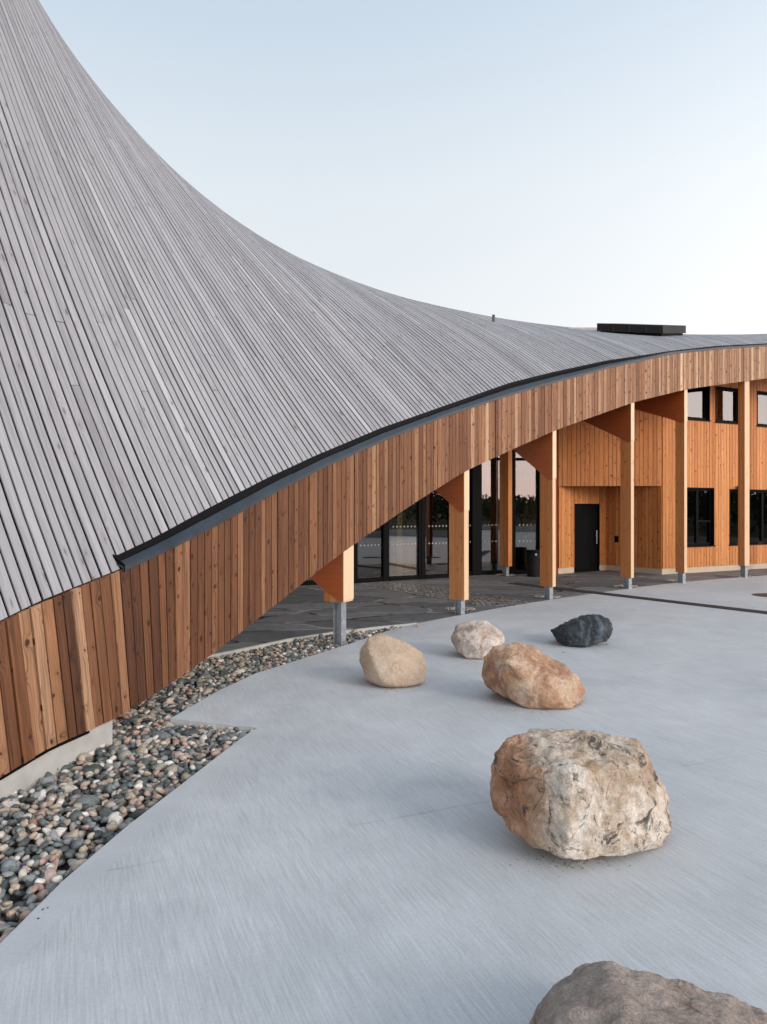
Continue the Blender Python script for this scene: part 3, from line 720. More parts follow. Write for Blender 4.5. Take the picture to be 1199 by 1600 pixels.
# windows
def window(a, b, h, mull=None, blind=None, transom=None, label=None):
    a_ = Vector((*a, 0)); t = (Vector((*b, 0)) - a_).normalized(); n = Vector((t.y, -t.x, 0)); x0, x1, z0, z1 = h
    P = lambda x, z, o: a_ + t * x + n * o + Vector((0, 0, z))
    fr = MB(); e = .002; fw = .055; U = Vector((0, 0, 1))
    # reveal lining boards, projecting slightly
    fr.bar(P(x0 + .012 + e, z0, -.05), P(x0 + .012 + e, z1 - .003, -.05), t, n, .024, .18); fr.bar(P(x1 - .012 - e, z0, -.05), P(x1 - .012 - e, z1 - .003, -.05), t, n, .024, .18)
    fr.bar(P(x0 + .027, z1 - .02, -.05), P(x1 - .027, z1 - .02, -.05), U, n, .034, .18)
    # frame
    for xx in (x0 + .03 + fw/2, x1 - .03 - fw/2): fr.bar(P(xx, z0 + .03, -.09), P(xx, z1 - .04, -.09), t, n, fw, .07)
    for zz in (z0 + .03 + fw/2, z1 - .04 - fw/2): fr.bar(P(x0 + .03 + fw, zz, -.09), P(x1 - .03 - fw, zz, -.09), U, n, fw, .07)
    for mx in (mull or []): fr.bar(P(mx, z0 + .03 + fw, -.088), P(mx, z1 - .04 - fw, -.088), t, n, .085, .08)
    if transom:
        xa, xb, zt = transom; fr.bar(P(xa, zt, -.087), P(xb, zt, -.087), U, n, .06, .075)
    w = fr.build('window', M['black'], bld, origin=P((x0 + x1) / 2, z0, 0))
    if label: w['label'] = label
    sl = MB(); sl.bar(P(x0 - .03, z0 - .012, .0), P(x1 + .03, z0 - .012, .0), Vector((0, 0, 1)), n, .03, .13); sl.build('sill', M['black'], w)
    pn = MB(); pn.bar(P(x0 + .05, (z0+z1)/2, -.1), P(x1 - .05, (z0+z1)/2, -.1), Vector((0, 0, 1)), n, z1 - z0 - .12, .012); pn.build('pane', M['clear'] if blind else M['dimglass'], w)
    if blind:
        xa, xb, za, zb = blind; bl = MB(); bl.bar(P(xa + .06, (za + zb) / 2, -.112), P(xb - .06, (za + zb) / 2, -.112), Vector((0, 0, 1)), n, zb - za, .004); bl.build('blind', M['blind'], w)
    return w
x0, x1, z0, z1 = wU[0]; window(Bm, Cm, wU[0], blind=(x0, x0 + (x1 - x0) * .55, z0, z1))
for h in wU[1:]: window(Bm, Cm, h, blind=(h[0], h[1], h[2], h[3]))
h = wL[0]; mx = along(Bm, Cm, 1092); window(Bm, Cm, h, [mx], None, (mx, h[1] - .05, 1.56))
wp = MB(); a_ = Vector((*Bm, 0)); tt_ = (Vector((*Cm, 0)) - a_).normalized(); nn_ = Vector((tt_.y, -tt_.x, 0))
wp.bar(a_ + tt_ * (mx + .1) + nn_ * -.115 + Vector((0, 0, 1.2)), a_ + tt_ * (h[1] - .1) + nn_ * -.115 + Vector((0, 0, 1.2)), Vector((0, 0, 1)), nn_, .62, .01); 
o = wp.build('blind', plain('grey_lower_panel', (.22, .22, .23), .6), bld)
h = wL[1]; window(Bm, Cm, h, [along(Bm, Cm, 1163), along(Bm, Cm, 1194)])
# rooms behind the windows: a dim back wall
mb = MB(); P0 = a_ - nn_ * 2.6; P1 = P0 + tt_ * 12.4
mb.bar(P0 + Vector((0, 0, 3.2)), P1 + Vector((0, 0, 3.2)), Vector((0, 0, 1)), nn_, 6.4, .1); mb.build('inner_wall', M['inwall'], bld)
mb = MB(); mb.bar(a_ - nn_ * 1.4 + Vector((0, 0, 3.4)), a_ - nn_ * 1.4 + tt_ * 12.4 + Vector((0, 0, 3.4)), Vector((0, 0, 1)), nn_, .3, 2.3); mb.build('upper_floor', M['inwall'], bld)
for u_ in (1085, 1180, 1215):
    dd = along(Bm, Cm, u_); mb = MB(); p = a_ + tt_ * dd - nn_ * .75; mb.bar(p + Vector((0, 0, .05)), p + Vector((0, 0, 3.2)), tt_, nn_, .28, .3); mb.build('inner_column', M['glulam'], bld)

# ---- entrance glazing
GP = [(-5.5, 17.6), (-2.3, 18.75), (-.78, 19.3), (.04, 19.9), (1.05, 20.45), (1.95, 20.95), (2.78, 21.75), (3.84, 21.95), (4.68, 22.0), (5.18, 22.02)]
mtrans = {4: 2.45}
for i in range(len(GP) - 1):
    a = Vector((*GP[i], 0)); b = Vector((*GP[i+1], 0)); L = (b - a).length; t = (b - a) / L; n = Vector((t.y, -t.x, 0)); U = Vector((0, 0, 1)); H_ = 6.4
    fw = .10 if i not in (3, 4) else .13
    fr = MB(); P = lambda x, z, o=0: a + t * x + n * o + Vector((0, 0, z))
    fr.bar(P(0.001, .0), P(0.001, H_), t, n, fw, .14) if i == 0 else fr.bar(P(0.03, .0), P(0.03, H_), t, n, fw, .14)
    fr.bar(P(L - fw / 2 - .02, 0.0, .004), P(L - fw / 2 - .02, H_, .004), t, n, fw * .5, .13)
    fr.bar(P(fw, .06), P(L - fw, .06), U, n, .12, .12); 
    if i in (3, 4): fr.bar(P(fw, 2.50), P(L - fw, 2.50), U, n, .20, .125)
    else: fr.bar(P(fw, 3.42), P(L - fw, 3.42), U, n, .08, .10)
    bay = fr.build('glazing_frame', M['black'], bld, origin=P(L/2, 0))
    pn = MB(); pn.bar(P(fw, H_/2 + .05), P(L - fw, H_/2 + .05), U, n, H_ - .14, .014); pn.build('pane', M['glass'], bay)
    # rows of small white safety crosses on the glass
    x = fw + .12; proto_mk = None
    while i > 0 and x < L - fw - .05:
        for z_ in (.98, 1.46):
            q_ = P(x, z_, .0125)
            if proto_mk is None:
                mk = MB(); e_ = n * .001
                cr = [(-.028, -.007), (-.007, -.007), (-.007, -.028), (.007, -.028), (.007, -.007), (.028, -.007), (.028, .007), (.007, .007), (.007, .028), (-.007, .028), (-.007, .007), (-.028, .007)]
                mk.extr([q_ + t * c_[0] + U * c_[1] for c_ in cr], n * .0015); proto_mk = mk.build('marking', M['white'], bay, origin=q_)
            else:
                c_ = proto_mk.copy(); col.objects.link(c_); c_.parent = bay; c_.location = q_ - wloc(bay)
        x += .115
# broad dark pier between the door and the next bays
a = Vector((2.70, 21.62, 0)); mb = MB(); mb.bar(a, a + Vector((0, 0, 6.4)), (1, .5, 0), (-.5, 1, 0), .32, .2); mb.build('dark_pier', M['black'], bld)
mb = MB(); a = Vector((4.70, 21.90, 0)); mb.bar(a, a + Vector((0, 0, 6.4)), (1, .05, 0), (-.05, 1, 0), .18, .16); mb.build('dark_pier', M['black'], bld)
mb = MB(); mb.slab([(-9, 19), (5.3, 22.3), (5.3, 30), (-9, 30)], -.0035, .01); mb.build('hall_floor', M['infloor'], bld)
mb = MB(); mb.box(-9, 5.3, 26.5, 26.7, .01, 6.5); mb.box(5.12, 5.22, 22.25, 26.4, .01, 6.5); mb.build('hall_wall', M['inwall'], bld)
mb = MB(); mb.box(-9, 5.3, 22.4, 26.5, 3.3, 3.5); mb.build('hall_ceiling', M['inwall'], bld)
yel = wood('pale_birch', [(0, (.50, .33, .10)), (1, (.62, .42, .16))], knots=.1, grain=.1)
for (u_, d_, wd_) in ((625, 21.6, .15), (686, 24.5, .3), (828, 24.6, .3), (838, 23.4, .16)):
    mb = MB(); x_ = (u_ - CX) / F * d_; mb.box(x_ - wd_/2, x_ + wd_/2, d_, d_ + .25, .011, 3.29); mb.build('hall_column', yel, bld)
mb = MB(); mb.box(.25, 1.0, 22.6, 23.2, .011, 1.05); mb.box(2.0, 3.2, 24.5, 25.2, .011, 1.0); mb.build('hall_counter', M['glulam'], bld)
mb = MB(); mb.box(1.3, 2.6, 22.9, 23.3, 1.1, 1.14); mb.build('hall_shelf', M['blind'], bld)
# back volume closing the building off
mb = MB(); mb.box(-9, -8.8, 12, 34, -.1, 3); mb.build('rear_wall', M['under'], bld)

# ---- things on the roof
def roofd(u, v):
    """distance at which the sight line through (u, v) meets the roof, else nearest approach"""
    PU = CX + F * NETP[..., 0] / NETP[..., 1]; PV = HY - F * (NETP[..., 2] - EYE) / NETP[..., 1]
    q = (PU - u)**2 + (PV - v)**2 + NETP[..., 1] * 3; k_ = np.unravel_index(np.argmin(q), q.shape); return NETP[k_]
rp = roofd(1000, 526); print('ROOF AT HOOD', rp, 'LOW', roofz_at(rp[0] + 1, rp[1] + 1.5))
dh = float(rp[1]) + .9
mb = MB()
def U3(u, v, d): return Vector(unproj(u, v, d))
c1 = U3(933, 505, dh + .5); c2 = U3(1036, 508.3, dh - .4); c3 = U3(1072, 508.6, dh + .7)
c4 = c1 + (c3 - c2); zt_ = c2.z; hh = 12.5 / F * dh
ring = [Vector((c.x, c.y, c.z - hh)) for c in (c1, c2, c3, c4)] + [c.copy() for c in (c1, c2, c3, c4)]
mb.hexa(ring, (.5, .5)); 
ctr = sum(ring, Vector()) / 8
mb2 = MB(); mb2.hexa([ctr + (Vector((p.x, p.y, 0)) - Vector((ctr.x, ctr.y, 0))) * .93 + Vector((0, 0, z_)) for z_ in (-1.8, -hh / 2 + .002) for p in ring[:4]], (.5, .5))
for f_ in (.25, .5, .75): 
    p_ = c1.lerp(c2, f_); mb.bar(p_ + Vector((-.004, -.006, -hh)), p_ + Vector((-.004, -.006, 0)), (1, 0, 0), (0, 1, 0), .03, .02)
hood = mb.build('roof_hood', M['hood'], bld, origin=ctr); mb2.build('upstand', M['black'], hood)
c = U3(911, 513, dh + 1.5); mb = MB(); mb.box(c.x - .5, c.x + .5, c.y, c.y + .8, c.z - 1.2, c.z + .03); mb.build('roof_curb', M['grey'], bld)
rp = roofd(771, 503); c = U3(771.5, 492, rp[1] + .25); mb = MB(); mb.cyl(c - Vector((0, 0, 1.5)), c, .035 * rp[1] / 18); mb.build('vent_pipe', plain('weathered_dark_pipe', (.07, .07, .072), .6), bld)

# ================================================================ LOOSE THINGS
# litter bin
bp = Vector(((834 - CX) / F * 21.2, 21.2, 0)); tb = empty('litter_bin', bp)
tag(tb, 'dark grey cylindrical litter bin standing against the entrance glass', 'bin')
mb = MB(); mb.cyl(bp + Vector((0, 0, .0)), bp + Vector((0, 0, .68)), .19, .20, 28); mb.build('bin_body', plain('bin_paint', (.012, .012, .013), .5, spec=.1), tb)
mb = MB(); mb.cyl(bp + Vector((0, 0, .69)), bp + Vector((0, 0, .76)), .205, .195, 28); mb.build('lid', M['black'], tb)
mb = MB(); q = bp + Vector((.03, -.203, .64)); mb.cyl(q, q + Vector((0, -.004, 0)), .028, n=16); mb.build('sticker', M['white'], tb)
# wall lamp
dl = along(Bm, Cm, 1151); q = a_ + tt_ * dl; wl = empty('wall_lamp', (q.x, q.y, 2.45)); tag(wl, 'black cylindrical wall lamp fixed beside the lower window', 'wall lamp')
mb = MB(); p = q + nn_ * .12; mb.cyl((p.x, p.y, 2.28), (p.x, p.y, 2.66), .075, n=20); mb.build('lamp_body', M['black'], wl)
mb = MB(); mb.bar((q + nn_ * .026) + Vector((0, 0, 2.45)), p + Vector((0, 0, 2.45)), tt_, Vector((0, 0, 1)), .05, .06); mb.build('wall_bracket', M['black'], wl)
# wall switch in the recess
av = Vector((*Dc, 0)); bv = Vector((*Bm, 0)); ts = (bv - av).normalized(); ns = Vector((ts.y, -ts.x, 0)); dd = along(Dc, Bm, 964.5)
q = av + ts * dd + ns * .03; mb = MB(); mb.bar(q + Vector((0, 0, .90)), q + Vector((0, 0, 1.09)), ts, ns, .13, .03)
o = mb.build('wall_switch', M['black'], None, origin=(q.x, q.y, 1.0)); tag(o, 'small black switch box on the orange boards beside the door', 'switch')
# manhole and drain
mh = ground(1206, 930.5); mb = MB(); mb.cyl((mh[0], mh[1], -.02), (mh[0], mh[1], .006), .40, n=40)
for i in range(-6, 7):
    w_ = math.sqrt(max(0, .36**2 - (i * .055)**2))
    if w_ > .05: mb.box(mh[0] - w_, mh[0] + w_, mh[1] + i * .055 - .012, mh[1] + i * .055 + .012, .006, .011)
o = mb.build('manhole_cover', M['rust'], None, origin=(mh[0], mh[1], 0)); tag(o, 'round rusty manhole cover set in the concrete', 'manhole')
dp = [ground(770, 907.5), ground(800, 911), ground(868, 921), ground(1199, 958.5), ground(1500, 993)]
mb = MB()
a0 = Vector((*dp[1], 0)); a1 = Vector((*dp[4], 0)); td = (a1 - a0).normalized(); nd = Vector((-td.y, td.x, 0)); Ld = (a1 - a0).length
mb.bar(a0 + Vector((0, 0, -.004)), a1 + Vector((0, 0, -.004)), nd, Vector((0, 0, 1)), .34, .02)
for sgn in (-1, 1): mb.bar(a0 + nd * sgn * .176 + Vector((0, 0, .001)), a1 + nd * sgn * .176 + Vector((0, 0, .001)), nd, Vector((0, 0, 1)), .012, .014)
x = .05
while x < Ld:
    p = a0 + td * x; mb.bar(p - nd * .165 + Vector((0, 0, .007)), p + nd * .165 + Vector((0, 0, .007)), td, Vector((0, 0, 1)), .018, .006); x += .06
o = mb.build('drain_channel', M['drain'], None, origin=a0); tag(o, 'long dark drainage channel crossing the pale concrete', 'drain')

# ---------------------------------------------------------------- boulders
def m_rock(name, stops, scale=3.0, stain=None, dark=None, rough=.75, wave=None, grainy=1.0, cell=None):
    t = NT(name); o = t.obj()
    wp = t.noise(o, scale * .6, 3, .6); ad = t.add('ShaderNodeVectorMath', operation='ADD'); t.link(o, ad.inputs[0]); t.link(t.xyz(t.math('MULTIPLY', wp, .5), t.math('MULTIPLY', wp, -.3), t.math('MULTIPLY', wp, .4)), ad.inputs[1]); q = ad.outputs[0]
    n1 = t.noise(q, scale, 8, .66, .7); n2 = t.noise(t.mapping(q, loc=(7, 3, 1)), scale * 1.7, 9, .72, .4); n3 = t.noise(o, scale * 14, 5, .7); n4 = t.noise(o, scale * 50, 3, .7)
    c = t.ramp(n1, stops)
    if wave:
        sx = t.noise(t.mapping(q, rot=(R(wave[1]), R(wave[2]), R(wave[3])), scale=(wave[0], wave[0] * .12, 1.2)), 1, 6, .62, .6)
        c = t.mix(t.ramp(sx, [(.5, 0.0), (.68, .7)]), c, wave[4])
    if stain: c = t.mix(t.ramp(n2, [(stain[3], 0.0), (stain[3] + .12, stain[4])]), c, stain[:3])
    if cell:   # a large patch on one side of the stone: own colour of the rock face
        sp = t.add('ShaderNodeSeparateXYZ'); t.link(o, sp.inputs[0])
        d = t.math('ADD', t.math('MULTIPLY', sp.outputs[0], cell[3]), t.math('MULTIPLY', t.math('SUBTRACT', n1, .5), .9))
        c = t.mix(t.ramp(t.math('ADD', d, cell[4]), [(.42, 0.0), (.58, cell[5])]), c, t.mix(1.0, c, cell[:3], 'MULTIPLY'))
    if dark:
        dn = t.noise(t.mapping(q, loc=(1, 9, 4)), scale * 2.6, 9, .78, 1.0)
        c = t.mix(t.ramp(dn, [(dark[3], 0.0), (dark[3] + .07, dark[4])]), c, dark[:3])
        cr = t.vor(t.mapping(q, scale=(1, 1, .6)), scale * 1.3, 'DISTANCE_TO_EDGE'); 
        c = t.mix(t.math('MULTIPLY', t.ramp(cr.outputs['Distance'], [(.0, 1.0), (.022, 0.0)]), t.maprange(n2, .45, .6, 0, .7)), c, dark[:3])
    c = t.mix(1.0, c, t.ramp(n3, [(.25, 1 - .30 * grainy), (.5, 1.0), (.78, 1 + .28 * grainy)]), 'MULTIPLY')
    c = t.mix(1.0, c, t.ramp(n4, [(.3, 1 - .2 * grainy), (.7, 1 + .18 * grainy)]), 'MULTIPLY')
    t.base(c); t.rough(rough, .35)
    t.bump(t.math('ADD', t.math('MULTIPLY', n3, 1.0), t.math('MULTIPLY', n2, 1.6)), .9, .025)
    return t.m

def boulder(name, pts, backshift, mat, vox, amp, seed, strata=None, sm=2, feet=None):
    V0 = [Vector(unproj(*p)) for p in pts]
    for v in V0: v.z = max(v.z, .0)
    cx_ = sum(v.x for v in V0) / len(V0); cz_ = sum(v.z for v in V0) / len(V0)
    ym = max(v.y for v in V0)
    base = [Vector((cx_ + dx_, ym - .22 + dy_, 0.0)) for dx_, dy_ in feet] if feet else []
    back = base + [Vector((cx_ + (v.x - cx_) * .80, v.y + backshift * .6, max(0.0, cz_ + (v.z - cz_) * .86))) for v in V0 if v.y > ym - .02] + \
           [Vector((cx_ + (v.x - cx_) * .45, v.y + backshift, max(.08, cz_ + (v.z - cz_) * .5))) for v in V0 if v.y > ym - .02]
    for v, bk_ in zip([v for v in V0 if v.y > ym - .02] * 2, back[len(base):]):
        bk_.z = max(.0, min(bk_.z, EYE + (v.z - EYE) * bk_.y / v.y - .03))
    bm = bmesh.new()
    for v in V0 + back: bm.verts.new(v)
    r = bmesh.ops.convex_hull(bm, input=bm.verts); 
    dead = [e for e in r['geom_interior'] + r['geom_unused'] if isinstance(e, bmesh.types.BMVert)]
    bmesh.ops.delete(bm, geom=list(set(dead)), context='VERTS')
    me = bpy.data.meshes.new('hull'); bm.to_mesh(me); bm.free()
    o = bpy.data.objects.new('hull', me); col.objects.link(o)
    md = o.modifiers.new('r', 'REMESH'); md.mode = 'VOXEL'; md.voxel_size = vox
    ms = o.modifiers.new('s', 'SMOOTH'); ms.factor = .5; ms.iterations = sm * 3
    dg = bpy.context.evaluated_depsgraph_get(); me2 = bpy.data.meshes.new_from_object(o.evaluated_get(dg)); bpy.data.objects.remove(o)
    n = len(me2.vertices); co = np.zeros(n * 3, np.float32); me2.vertices.foreach_get('co', co); co = co.reshape(-1, 3)
    no = np.zeros(n * 3, np.float32); me2.vertices.foreach_get('normal', no); no = no.reshape(-1, 3)
    off = Vector((seed * 3.1, seed * 1.7, seed))
    out = np.empty_like(co); S = 1.0 / amp[3]
    for i in range(n):
        p = Vector(co[i]) * S + off
        a = noise.noise(p * 1.1) * amp[0]
        # faceted chips
        q_ = p * 2.1; d_, pts_ = noise.voronoi(q_ + Vector((noise.noise(q_), noise.noise(q_ + Vector((5, 0, 0))), 0)) * .5)
        b = (d_[1] - d_[0]); a += -amp[1] * max(0, .34 - b) * 2.0
        a += noise.fractal(p * 4.5, .9, 2.0, 5) * amp[2]
        if strata:
            a += strata * (noise.ridged_multi_fractal(Vector((p.x * .8, p.y * .8, p.z * 4.5)), 1.0, 2.0, 4, 1.0, 2.0) - 1.0)
        z_ = co[i][2]
        if z_ < .05: a *= max(0.0, z_ / .05)
        out[i] = co[i] + no[i] * a
    out[:, 2] = np.maximum(out[:, 2], .001)
    c = out.mean(0); org = Vector((c[0], c[1], 0))
    out -= np.array(org); me2.vertices.foreach_set('co', out.ravel()); me2.materials.clear(); me2.materials.append(mat); me2.name = name
    me2.polygons.foreach_set('use_smooth', np.ones(len(me2.polygons), bool)); me2.update()
    ob = bpy.data.objects.new(name, me2); col.objects.link(ob); ob.location = org; return ob

GB = 'boulders scattered on the concrete plaza'
D = 8.35
o = boulder('boulder', [(556, 1035, D), (561, 1012, D), (575, 993, D), (592, 991, D), (622, 1000, D), (643, 1005, D), (662, 1018, D), (668, 1042, D), (660, 1070, D-.1), (632, 1082, D-.22), (600, 1078, D-.22), (568, 1064, D-.1),
     (575, 1020, D-.22), (625, 1035, D-.3), (650, 1045, D-.25), (600, 1066, D-.34)], .42,
     m_rock('sandstone', [(.3, (.43, .30, .20)), (.5, (.55, .42, .31)), (.7, (.65, .53, .42))], 2.2, (.34, .20, .11, .58, .4), rough=.8, grainy=.6), .018, (.045, .004, .007, .45), 3, sm=4)
tag(o, 'smooth sandy beige boulder lying nearest to the gravel strip', 'boulder', GB)
D = 9.85
o = boulder('boulder', [(704, 997, D), (712, 977, D), (736, 968, D), (762, 968, D), (785, 985, D), (789, 1003, D), (778, 1024, D-.1), (752, 1036, D-.22), (730, 1030, D-.2), (711, 1015, D-.1),
     (742, 1008, D-.32), (716, 1000, D-.18), (745, 983, D-.2), (770, 1005, D-.25)], .42,
     m_rock('pale_gneiss', [(.32, (.27, .18, .135)), (.46, (.50, .41, .345)), (.62, (.74, .66, .60))], 3.0, (.25, .15, .10, .54, .6), (.10, .08, .07, .57, .7)), .018, (.02, .016, .014, .38), 11, sm=1)
tag(o, 'pale whitish angular boulder just behind the orange-brown one', 'boulder', GB)
D = 7.62
o = boulder('boulder', [(751, 1047, D), (757, 1026, D), (775, 1010, D), (800, 1004, D), (833, 1008, D), (862, 1028, D), (882, 1036, D), (903, 1055, D), (914, 1080, D), (908, 1100, D-.2), (895, 1112, D-.36), (860, 1108, D-.38), (825, 1108, D-.34), (785, 1090, D-.15), (755, 1072, D),
     (800, 1040, D-.33), (858, 1055, D-.36), (862, 1095, D-.45), (890, 1068, D-.3), (835, 1095, D-.4), (782, 1062, D-.25)], .45,
     m_rock('orange_granite', [(.32, (.22, .115, .085)), (.44, (.40, .22, .13)), (.55, (.54, .36, .24)), (.68, (.68, .54, .43))], 2.6, (.58, .46, .38, .55, .7), (.16, .08, .05, .66, .5)), .017, (.035, .018, .014, .5), 5, sm=2)
tag(o, 'large orange-brown boulder in the middle row overlapping the pale one', 'boulder', GB)
D = 10.75
o = boulder('boulder', [(859, 984, D), (868, 979, D), (890, 978, D), (903, 973, D), (911, 962, D), (930, 958, D), (952, 966, D), (960, 983, D), (950, 1000, D-.1), (920, 1013, D-.25), (888, 1014, D-.25), (872, 1003, D-.1),
     (905, 990, D-.35), (938, 984, D-.35), (915, 1010, D-.34), (880, 992, D-.25)], .4,
     m_rock('dark_blue_slate_rock', [(.3, (.010, .013, .016)), (.55, (.028, .035, .042)), (.72, (.07, .09, .11))], 2.6, (.20, .15, .11, .66, .8), None, rough=.3, wave=(7, 20, 30, 15, (.13, .165, .20))), .018, (.022, .020, .014, .40), 23, sm=1)
tag(o, 'dark blue-black jagged boulder farthest from the camera', 'boulder', GB)
D = 4.52
o = boulder('boulder', [(760, 1210, D), (768, 1176, D), (790, 1154, D), (820, 1142, D), (872, 1137, D+.05), (930, 1140, D+.05), (997, 1155, D), (1012, 1180, D), (1034, 1215, D), (1048, 1265, D), (1048, 1300, D-.08), (1036, 1328, D-.2), (985, 1337, D-.36), (930, 1345, D-.46), (880, 1344, D-.5), (838, 1325, D-.4), (800, 1300, D-.25), (766, 1258, D-.08),
     (880, 1162, D-.2), (893, 1215, D-.48), (889, 1290, D-.54), (884, 1338, D-.52), (1000, 1180, D-.25), (1012, 1240, D-.36), (1020, 1310, D-.36), (810, 1200, D-.25), (812, 1262, D-.35)], .55,
     m_rock('quartz_veined_boulder', [(.30, (.28, .19, .125)), (.42, (.47, .35, .25)), (.52, (.66, .56, .46)), (.66, (.82, .75, .68))], 2.4, (.42, .25, .13, .53, .75), (.045, .038, .036, .53, .9), wave=(5.5, 10, 75, 5, (.34, .27, .20)), cell=(.78, .47, .32, -1.7, -.02, .85)), .0105, (.010, .022, .020, .62), 8, strata=.010, sm=1, feet=[(-.2, 0), (.2, .02), (-.1, .3), (.2, .3)])
tag(o, 'big cream and brown boulder with dark veins, nearest whole one to the camera', 'boulder', GB)
D = 2.45
o = boulder('boulder', [(815, 1625, D-.1), (856, 1546, D), (884, 1529, D), (933, 1503, D), (952, 1500, D), (995, 1508, D), (1074, 1530, D), (1137, 1551, D), (1199, 1578, D), (1290, 1640, D), (1320, 1760, D-.1), (1270, 1850, D-.2), (1100, 1900, D-.35), (900, 1880, D-.35), (810, 1760, D-.2),
     (880, 1590, D-.25), (960, 1545, D-.18), (1000, 1640, D-.45), (1120, 1640, D-.4), (1000, 1850, D-.5)], .5,
     m_rock('brown_granite', [(.3, (.24, .185, .155)), (.5, (.35, .285, .245)), (.72, (.46, .39, .345))], 2.4, (.20, .12, .085, .57, .6), (.10, .07, .055, .62, .7), grainy=1.25), .010, (.012, .016, .014, .5), 17, sm=2)
tag(o, 'grey-brown boulder cut off by the bottom edge of the view', 'boulder', GB)

# ---------------------------------------------------------------- gravel
protos = []
for k in range(14):
    bm = bmesh.new(); bmesh.ops.create_icosphere(bm, subdivisions=2, radius=1.0)
    off = Vector((k * 7.3, k * 2.1, 1)); pl = [(Vector((random.gauss(0, 1), random.gauss(0, 1), random.gauss(0, 1))).normalized(), random.uniform(.5, .85)) for _ in range(8)]
    for v in bm.verts:
        p = v.co.copy()
        for nn, dd in pl:
            e = p.dot(nn) - dd
            if e > 0: p -= nn * e * .85
        v.co = p * (1 + .16 * noise.noise(p * 1.3 + off))
    bm.verts.ensure_lookup_table(); protos.append((np.array([v.co[:] for v in bm.verts]), np.array([[v.index for v in f.verts] for f in bm.faces]))); bm.free()
def stones(name, items, mat=M['pebble']):
    """items: x, y, z, rx, ry, rz(size)"""
    Vs, Fs, Id = [], [], []; b = 0
    for (x, y, z, r, flat, tn) in items:
        v, f = protos[random.randrange(14)]
        sc_ = np.array([r * random.uniform(1.0, 1.45), r * random.uniform(.75, 1.0), r * flat])
        a, bb, c = random.uniform(0, 6.28), random.gauss(0, .35), random.gauss(0, .35)
        ca, sa = math.cos(a), math.sin(a); Rz = np.array([[ca, -sa, 0], [sa, ca, 0], [0, 0, 1]])
        cb_, sb = math.cos(bb), math.sin(bb); Rx = np.array([[1, 0, 0], [0, cb_, -sb], [0, sb, cb_]]); cc, sc2 = math.cos(c), math.sin(c); Ry = np.array([[cc, 0, sc2], [0, 1, 0], [-sc2, 0, cc]])
        Vs.append((v * sc_) @ (Rz @ Rx @ Ry).T + np.array([x, y, z])); Fs.append(f + b); b += len(v); Id.append(np.tile([[tn, random.random()]], (len(f) * 3, 1)))
    V = np.concatenate(Vs); Fa = np.concatenate(Fs); me = bpy.data.meshes.new(name)
    me.vertices.add(len(V)); me.vertices.foreach_set('co', V.astype(np.float32).ravel()); me.loops.add(Fa.size); me.loops.foreach_set('vertex_index', Fa.astype(np.int32).ravel())
    me.polygons.add(len(Fa)); me.polygons.foreach_set('loop_start', np.arange(0, Fa.size, 3, dtype=np.int32)); me.polygons.foreach_set('use_smooth', np.ones(len(Fa), bool))
    me.update(calc_edges=True); il = me.uv_layers.new(name='ID'); il.data.foreach_set('uv', np.concatenate(Id).astype(np.float32).ravel())
    me.materials.append(mat); o = bpy.data.objects.new(name, me); col.objects.link(o); return o
def inpoly(poly, x, y):
    c = False; n = len(poly); j = n - 1
    for i in range(n):
        xi, yi = poly[i]; xj, yj = poly[j]
        if (yi > y) != (yj > y) and x < (xj - xi) * (y - yi) / (yj - yi) + xi: c = not c
        j = i
    return c
def gravel_ok(x, y, m=0.0):
    if inpoly(plaza_poly, x, y): return False
    if inpoly(slate_poly, x, y): return False
    fx = float(np.interp(y, Yp, Xp))
    if y < Yp[int(178 + 150)] - .02: return x > fx - .10
    return x > fx - 1.6
items = []; cells = {}
def place(r, x, y, k):
    key = (int(x / .15), int(y / .15))
    for i in (-1, 0, 1):
        for j in (-1, 0, 1):
            for (a, b, rr) in cells.get((key[0] + i, key[1] + j, k), ()):
                if (a - x)**2 + (b - y)**2 < ((rr + r) * .80)**2: return False
    cells.setdefault((*key, k), []).append((x, y, r)); return True
for layer, tries in ((0, 30000), (1, 46000), (2, 12000)):
    for _ in range(tries):
        y = random.uniform(1.2, 12.6); x = random.uniform(-4.4, .7)
        if not gravel_ok(x, y): continue
        # keep stones off the slab edge
        r = min(.088, max(.02, random.lognormvariate(math.log(.041), .38)))
        if layer == 0: r = max(r, .03)
        if layer == 1 and not (gravel_ok(x + r * .7, y) and gravel_ok(x, y - r * .7) and gravel_ok(x, y + r * .7)): continue
        if layer == 2:
            r = min(r, .03)
            if not gravel_ok(x + .02, y): continue
        if not place(r, x, y, layer): continue
        gz = float(np.interp(y, [5, 8, 12.4], [-.035, -.03, -.03]))
        z = gz + (-.055, -.018, .0)[layer] + random.uniform(-.008, .008) + noise.noise(Vector((x * 1.5, y * 1.5, 0))) * .015
        items.append((x, y, z, r, random.uniform(.5, .85), random.random()))
print('stones', len(items))
tag(stones('gravel', items), 'mixed river pebbles filling the bed between the cladding and the slab', 'gravel', kind='stuff')
items = []
for (u, v) in ((720, 953), (858, 934), (980, 917), (1062, 908.5), (1163, 901.5), (792, 899)):
    cx_, cy_ = ground(u, v); cy_ += .1
    for _ in range(120):
        a = random.uniform(0, 6.28); rr = random.uniform(.10, .30); items.append((cx_ + math.cos(a) * rr, cy_ + math.sin(a) * rr * .8, random.uniform(.004, .012), random.uniform(.012, .026), .7, random.uniform(.35, .97)))
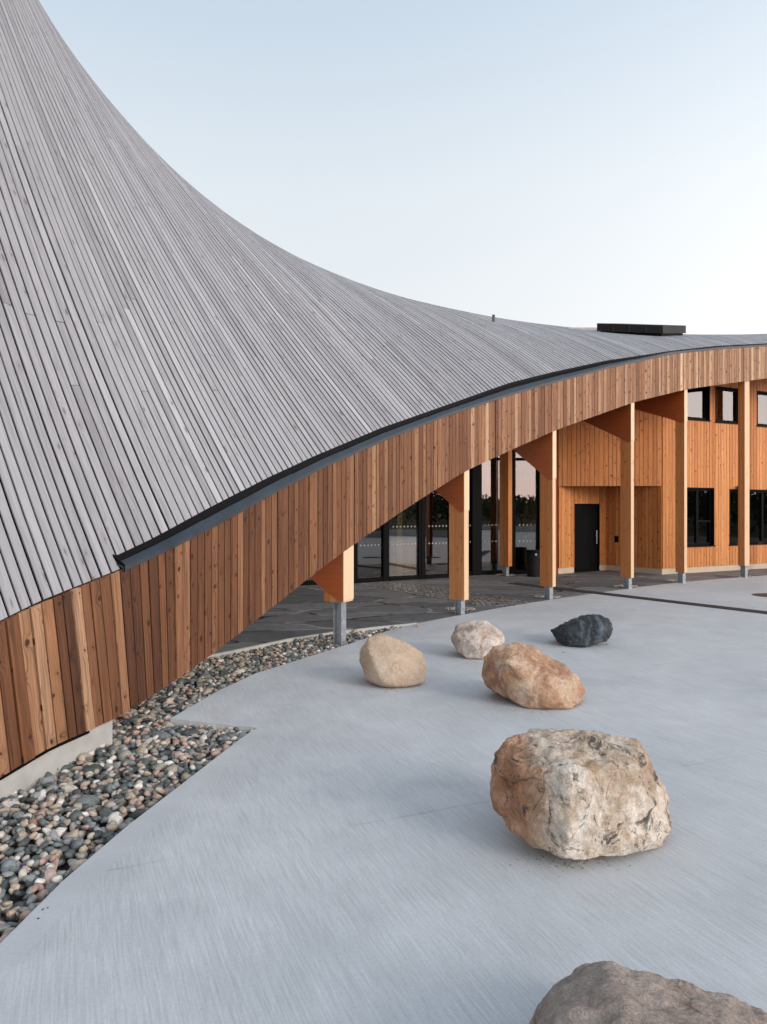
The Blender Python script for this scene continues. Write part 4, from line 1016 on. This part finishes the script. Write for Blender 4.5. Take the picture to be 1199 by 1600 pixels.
# a few strays on the slab
for (u, v, r) in ((653, 979, .035), (869, 1008, .02), (880, 1020, .012), (948, 1007, .012), (60, 1436, .006), (75, 1419, .005), (67, 1422, .006)):
    x, y = ground(u, v); items.append((x, y, r * .5, r, .7, .8 if r > .015 else .05))
for (u, v, w_, n_) in ((900, 1350, .34, 60), (880, 1352, .16, 60), (840, 1110, .26, 50), (878, 1011, .3, 60), (610, 1080, .2, 26), (735, 1036, .2, 26)):
    x0_, y0_ = ground(u, v)
    for _ in range(n_): items.append((x0_ + random.gauss(0, w_ * .5), y0_ + random.gauss(.02, .05), .001, random.uniform(.0015, .006), .6, random.uniform(.2, .8)))
tag(stones('loose_pebbles', items), 'small pale pebbles gathered round the feet of the posts', 'pebbles', kind='stuff')

# ---------------------------------------------------------------- scrub and a low wall across the plaza (mirrored in the glass)
mb = MB(); mb.box(26.7, 27.0, -14, 26, -.1, .42); mb.box(-2, 26.698, -14.3, -14.0, -.1, .42)
tag(mb.build('low_wall', M['plinth'], None, origin=(27, -14, 0)), 'long low concrete wall round the far side of the plaza behind the camera', 'wall')
def prof(d): return 1.25 * (1 - math.exp(-max(0, d) / 4.0)) - .15
mb = MB(); xs_ = [27 + k * 2.5 for k in range(20)]
ring = lambda d: [(27 + d, 27), (27 + d, -14 - d), (-30, -14 - d)]
ds = [.05, 1, 2, 3.5, 5, 8, 12, 20, 40]
for i in range(len(ds) - 1):
    A_, B_ = ring(ds[i]), ring(ds[i+1])
    for j in range(2):
        mb.face([(*A_[j], prof(ds[i])), (*A_[j+1], prof(ds[i])), (*B_[j+1], prof(ds[i+1])), (*B_[j], prof(ds[i+1]))])
tag(mb.build('earth_bank', M['ground']), kind='structure')
n_ = 60000; lv = MB(); cnt = 0
while cnt < n_:
    x = random.uniform(-25, 48); y = random.uniform(-34, 22)
    d = max(x - 27, -14 - y)
    if d < 3 or d > 18 or (x / max(y, .01) < .62 and y > 0): continue
    h = 1.9 + 1.0 * noise.noise(Vector((x * .16, y * .2, 3))) + 1.0 * noise.noise(Vector((x * .55, y * .5, 9)))
    z = prof(d) + max(.3, h) * random.uniform(.02, 1)**.6; s_ = random.uniform(.09, .21); a = Vector((random.gauss(0,1), random.gauss(0,1), random.gauss(0,1))).normalized() * s_; b = a.orthogonal().normalized() * s_ * .6
    p = Vector((x, y, z)); lv.face([p - a, p + b, p + a, p - b]); cnt += 1
tag(lv.build('birch_scrub', plain('scrub_leaves', (.045, .055, .022), .8, var=.4)), 'dark low birch scrub beyond the plaza behind the camera', 'scrub', kind='stuff')
print('verts', sum(len(o.data.vertices) for o in col.objects if o.type == 'MESH'))
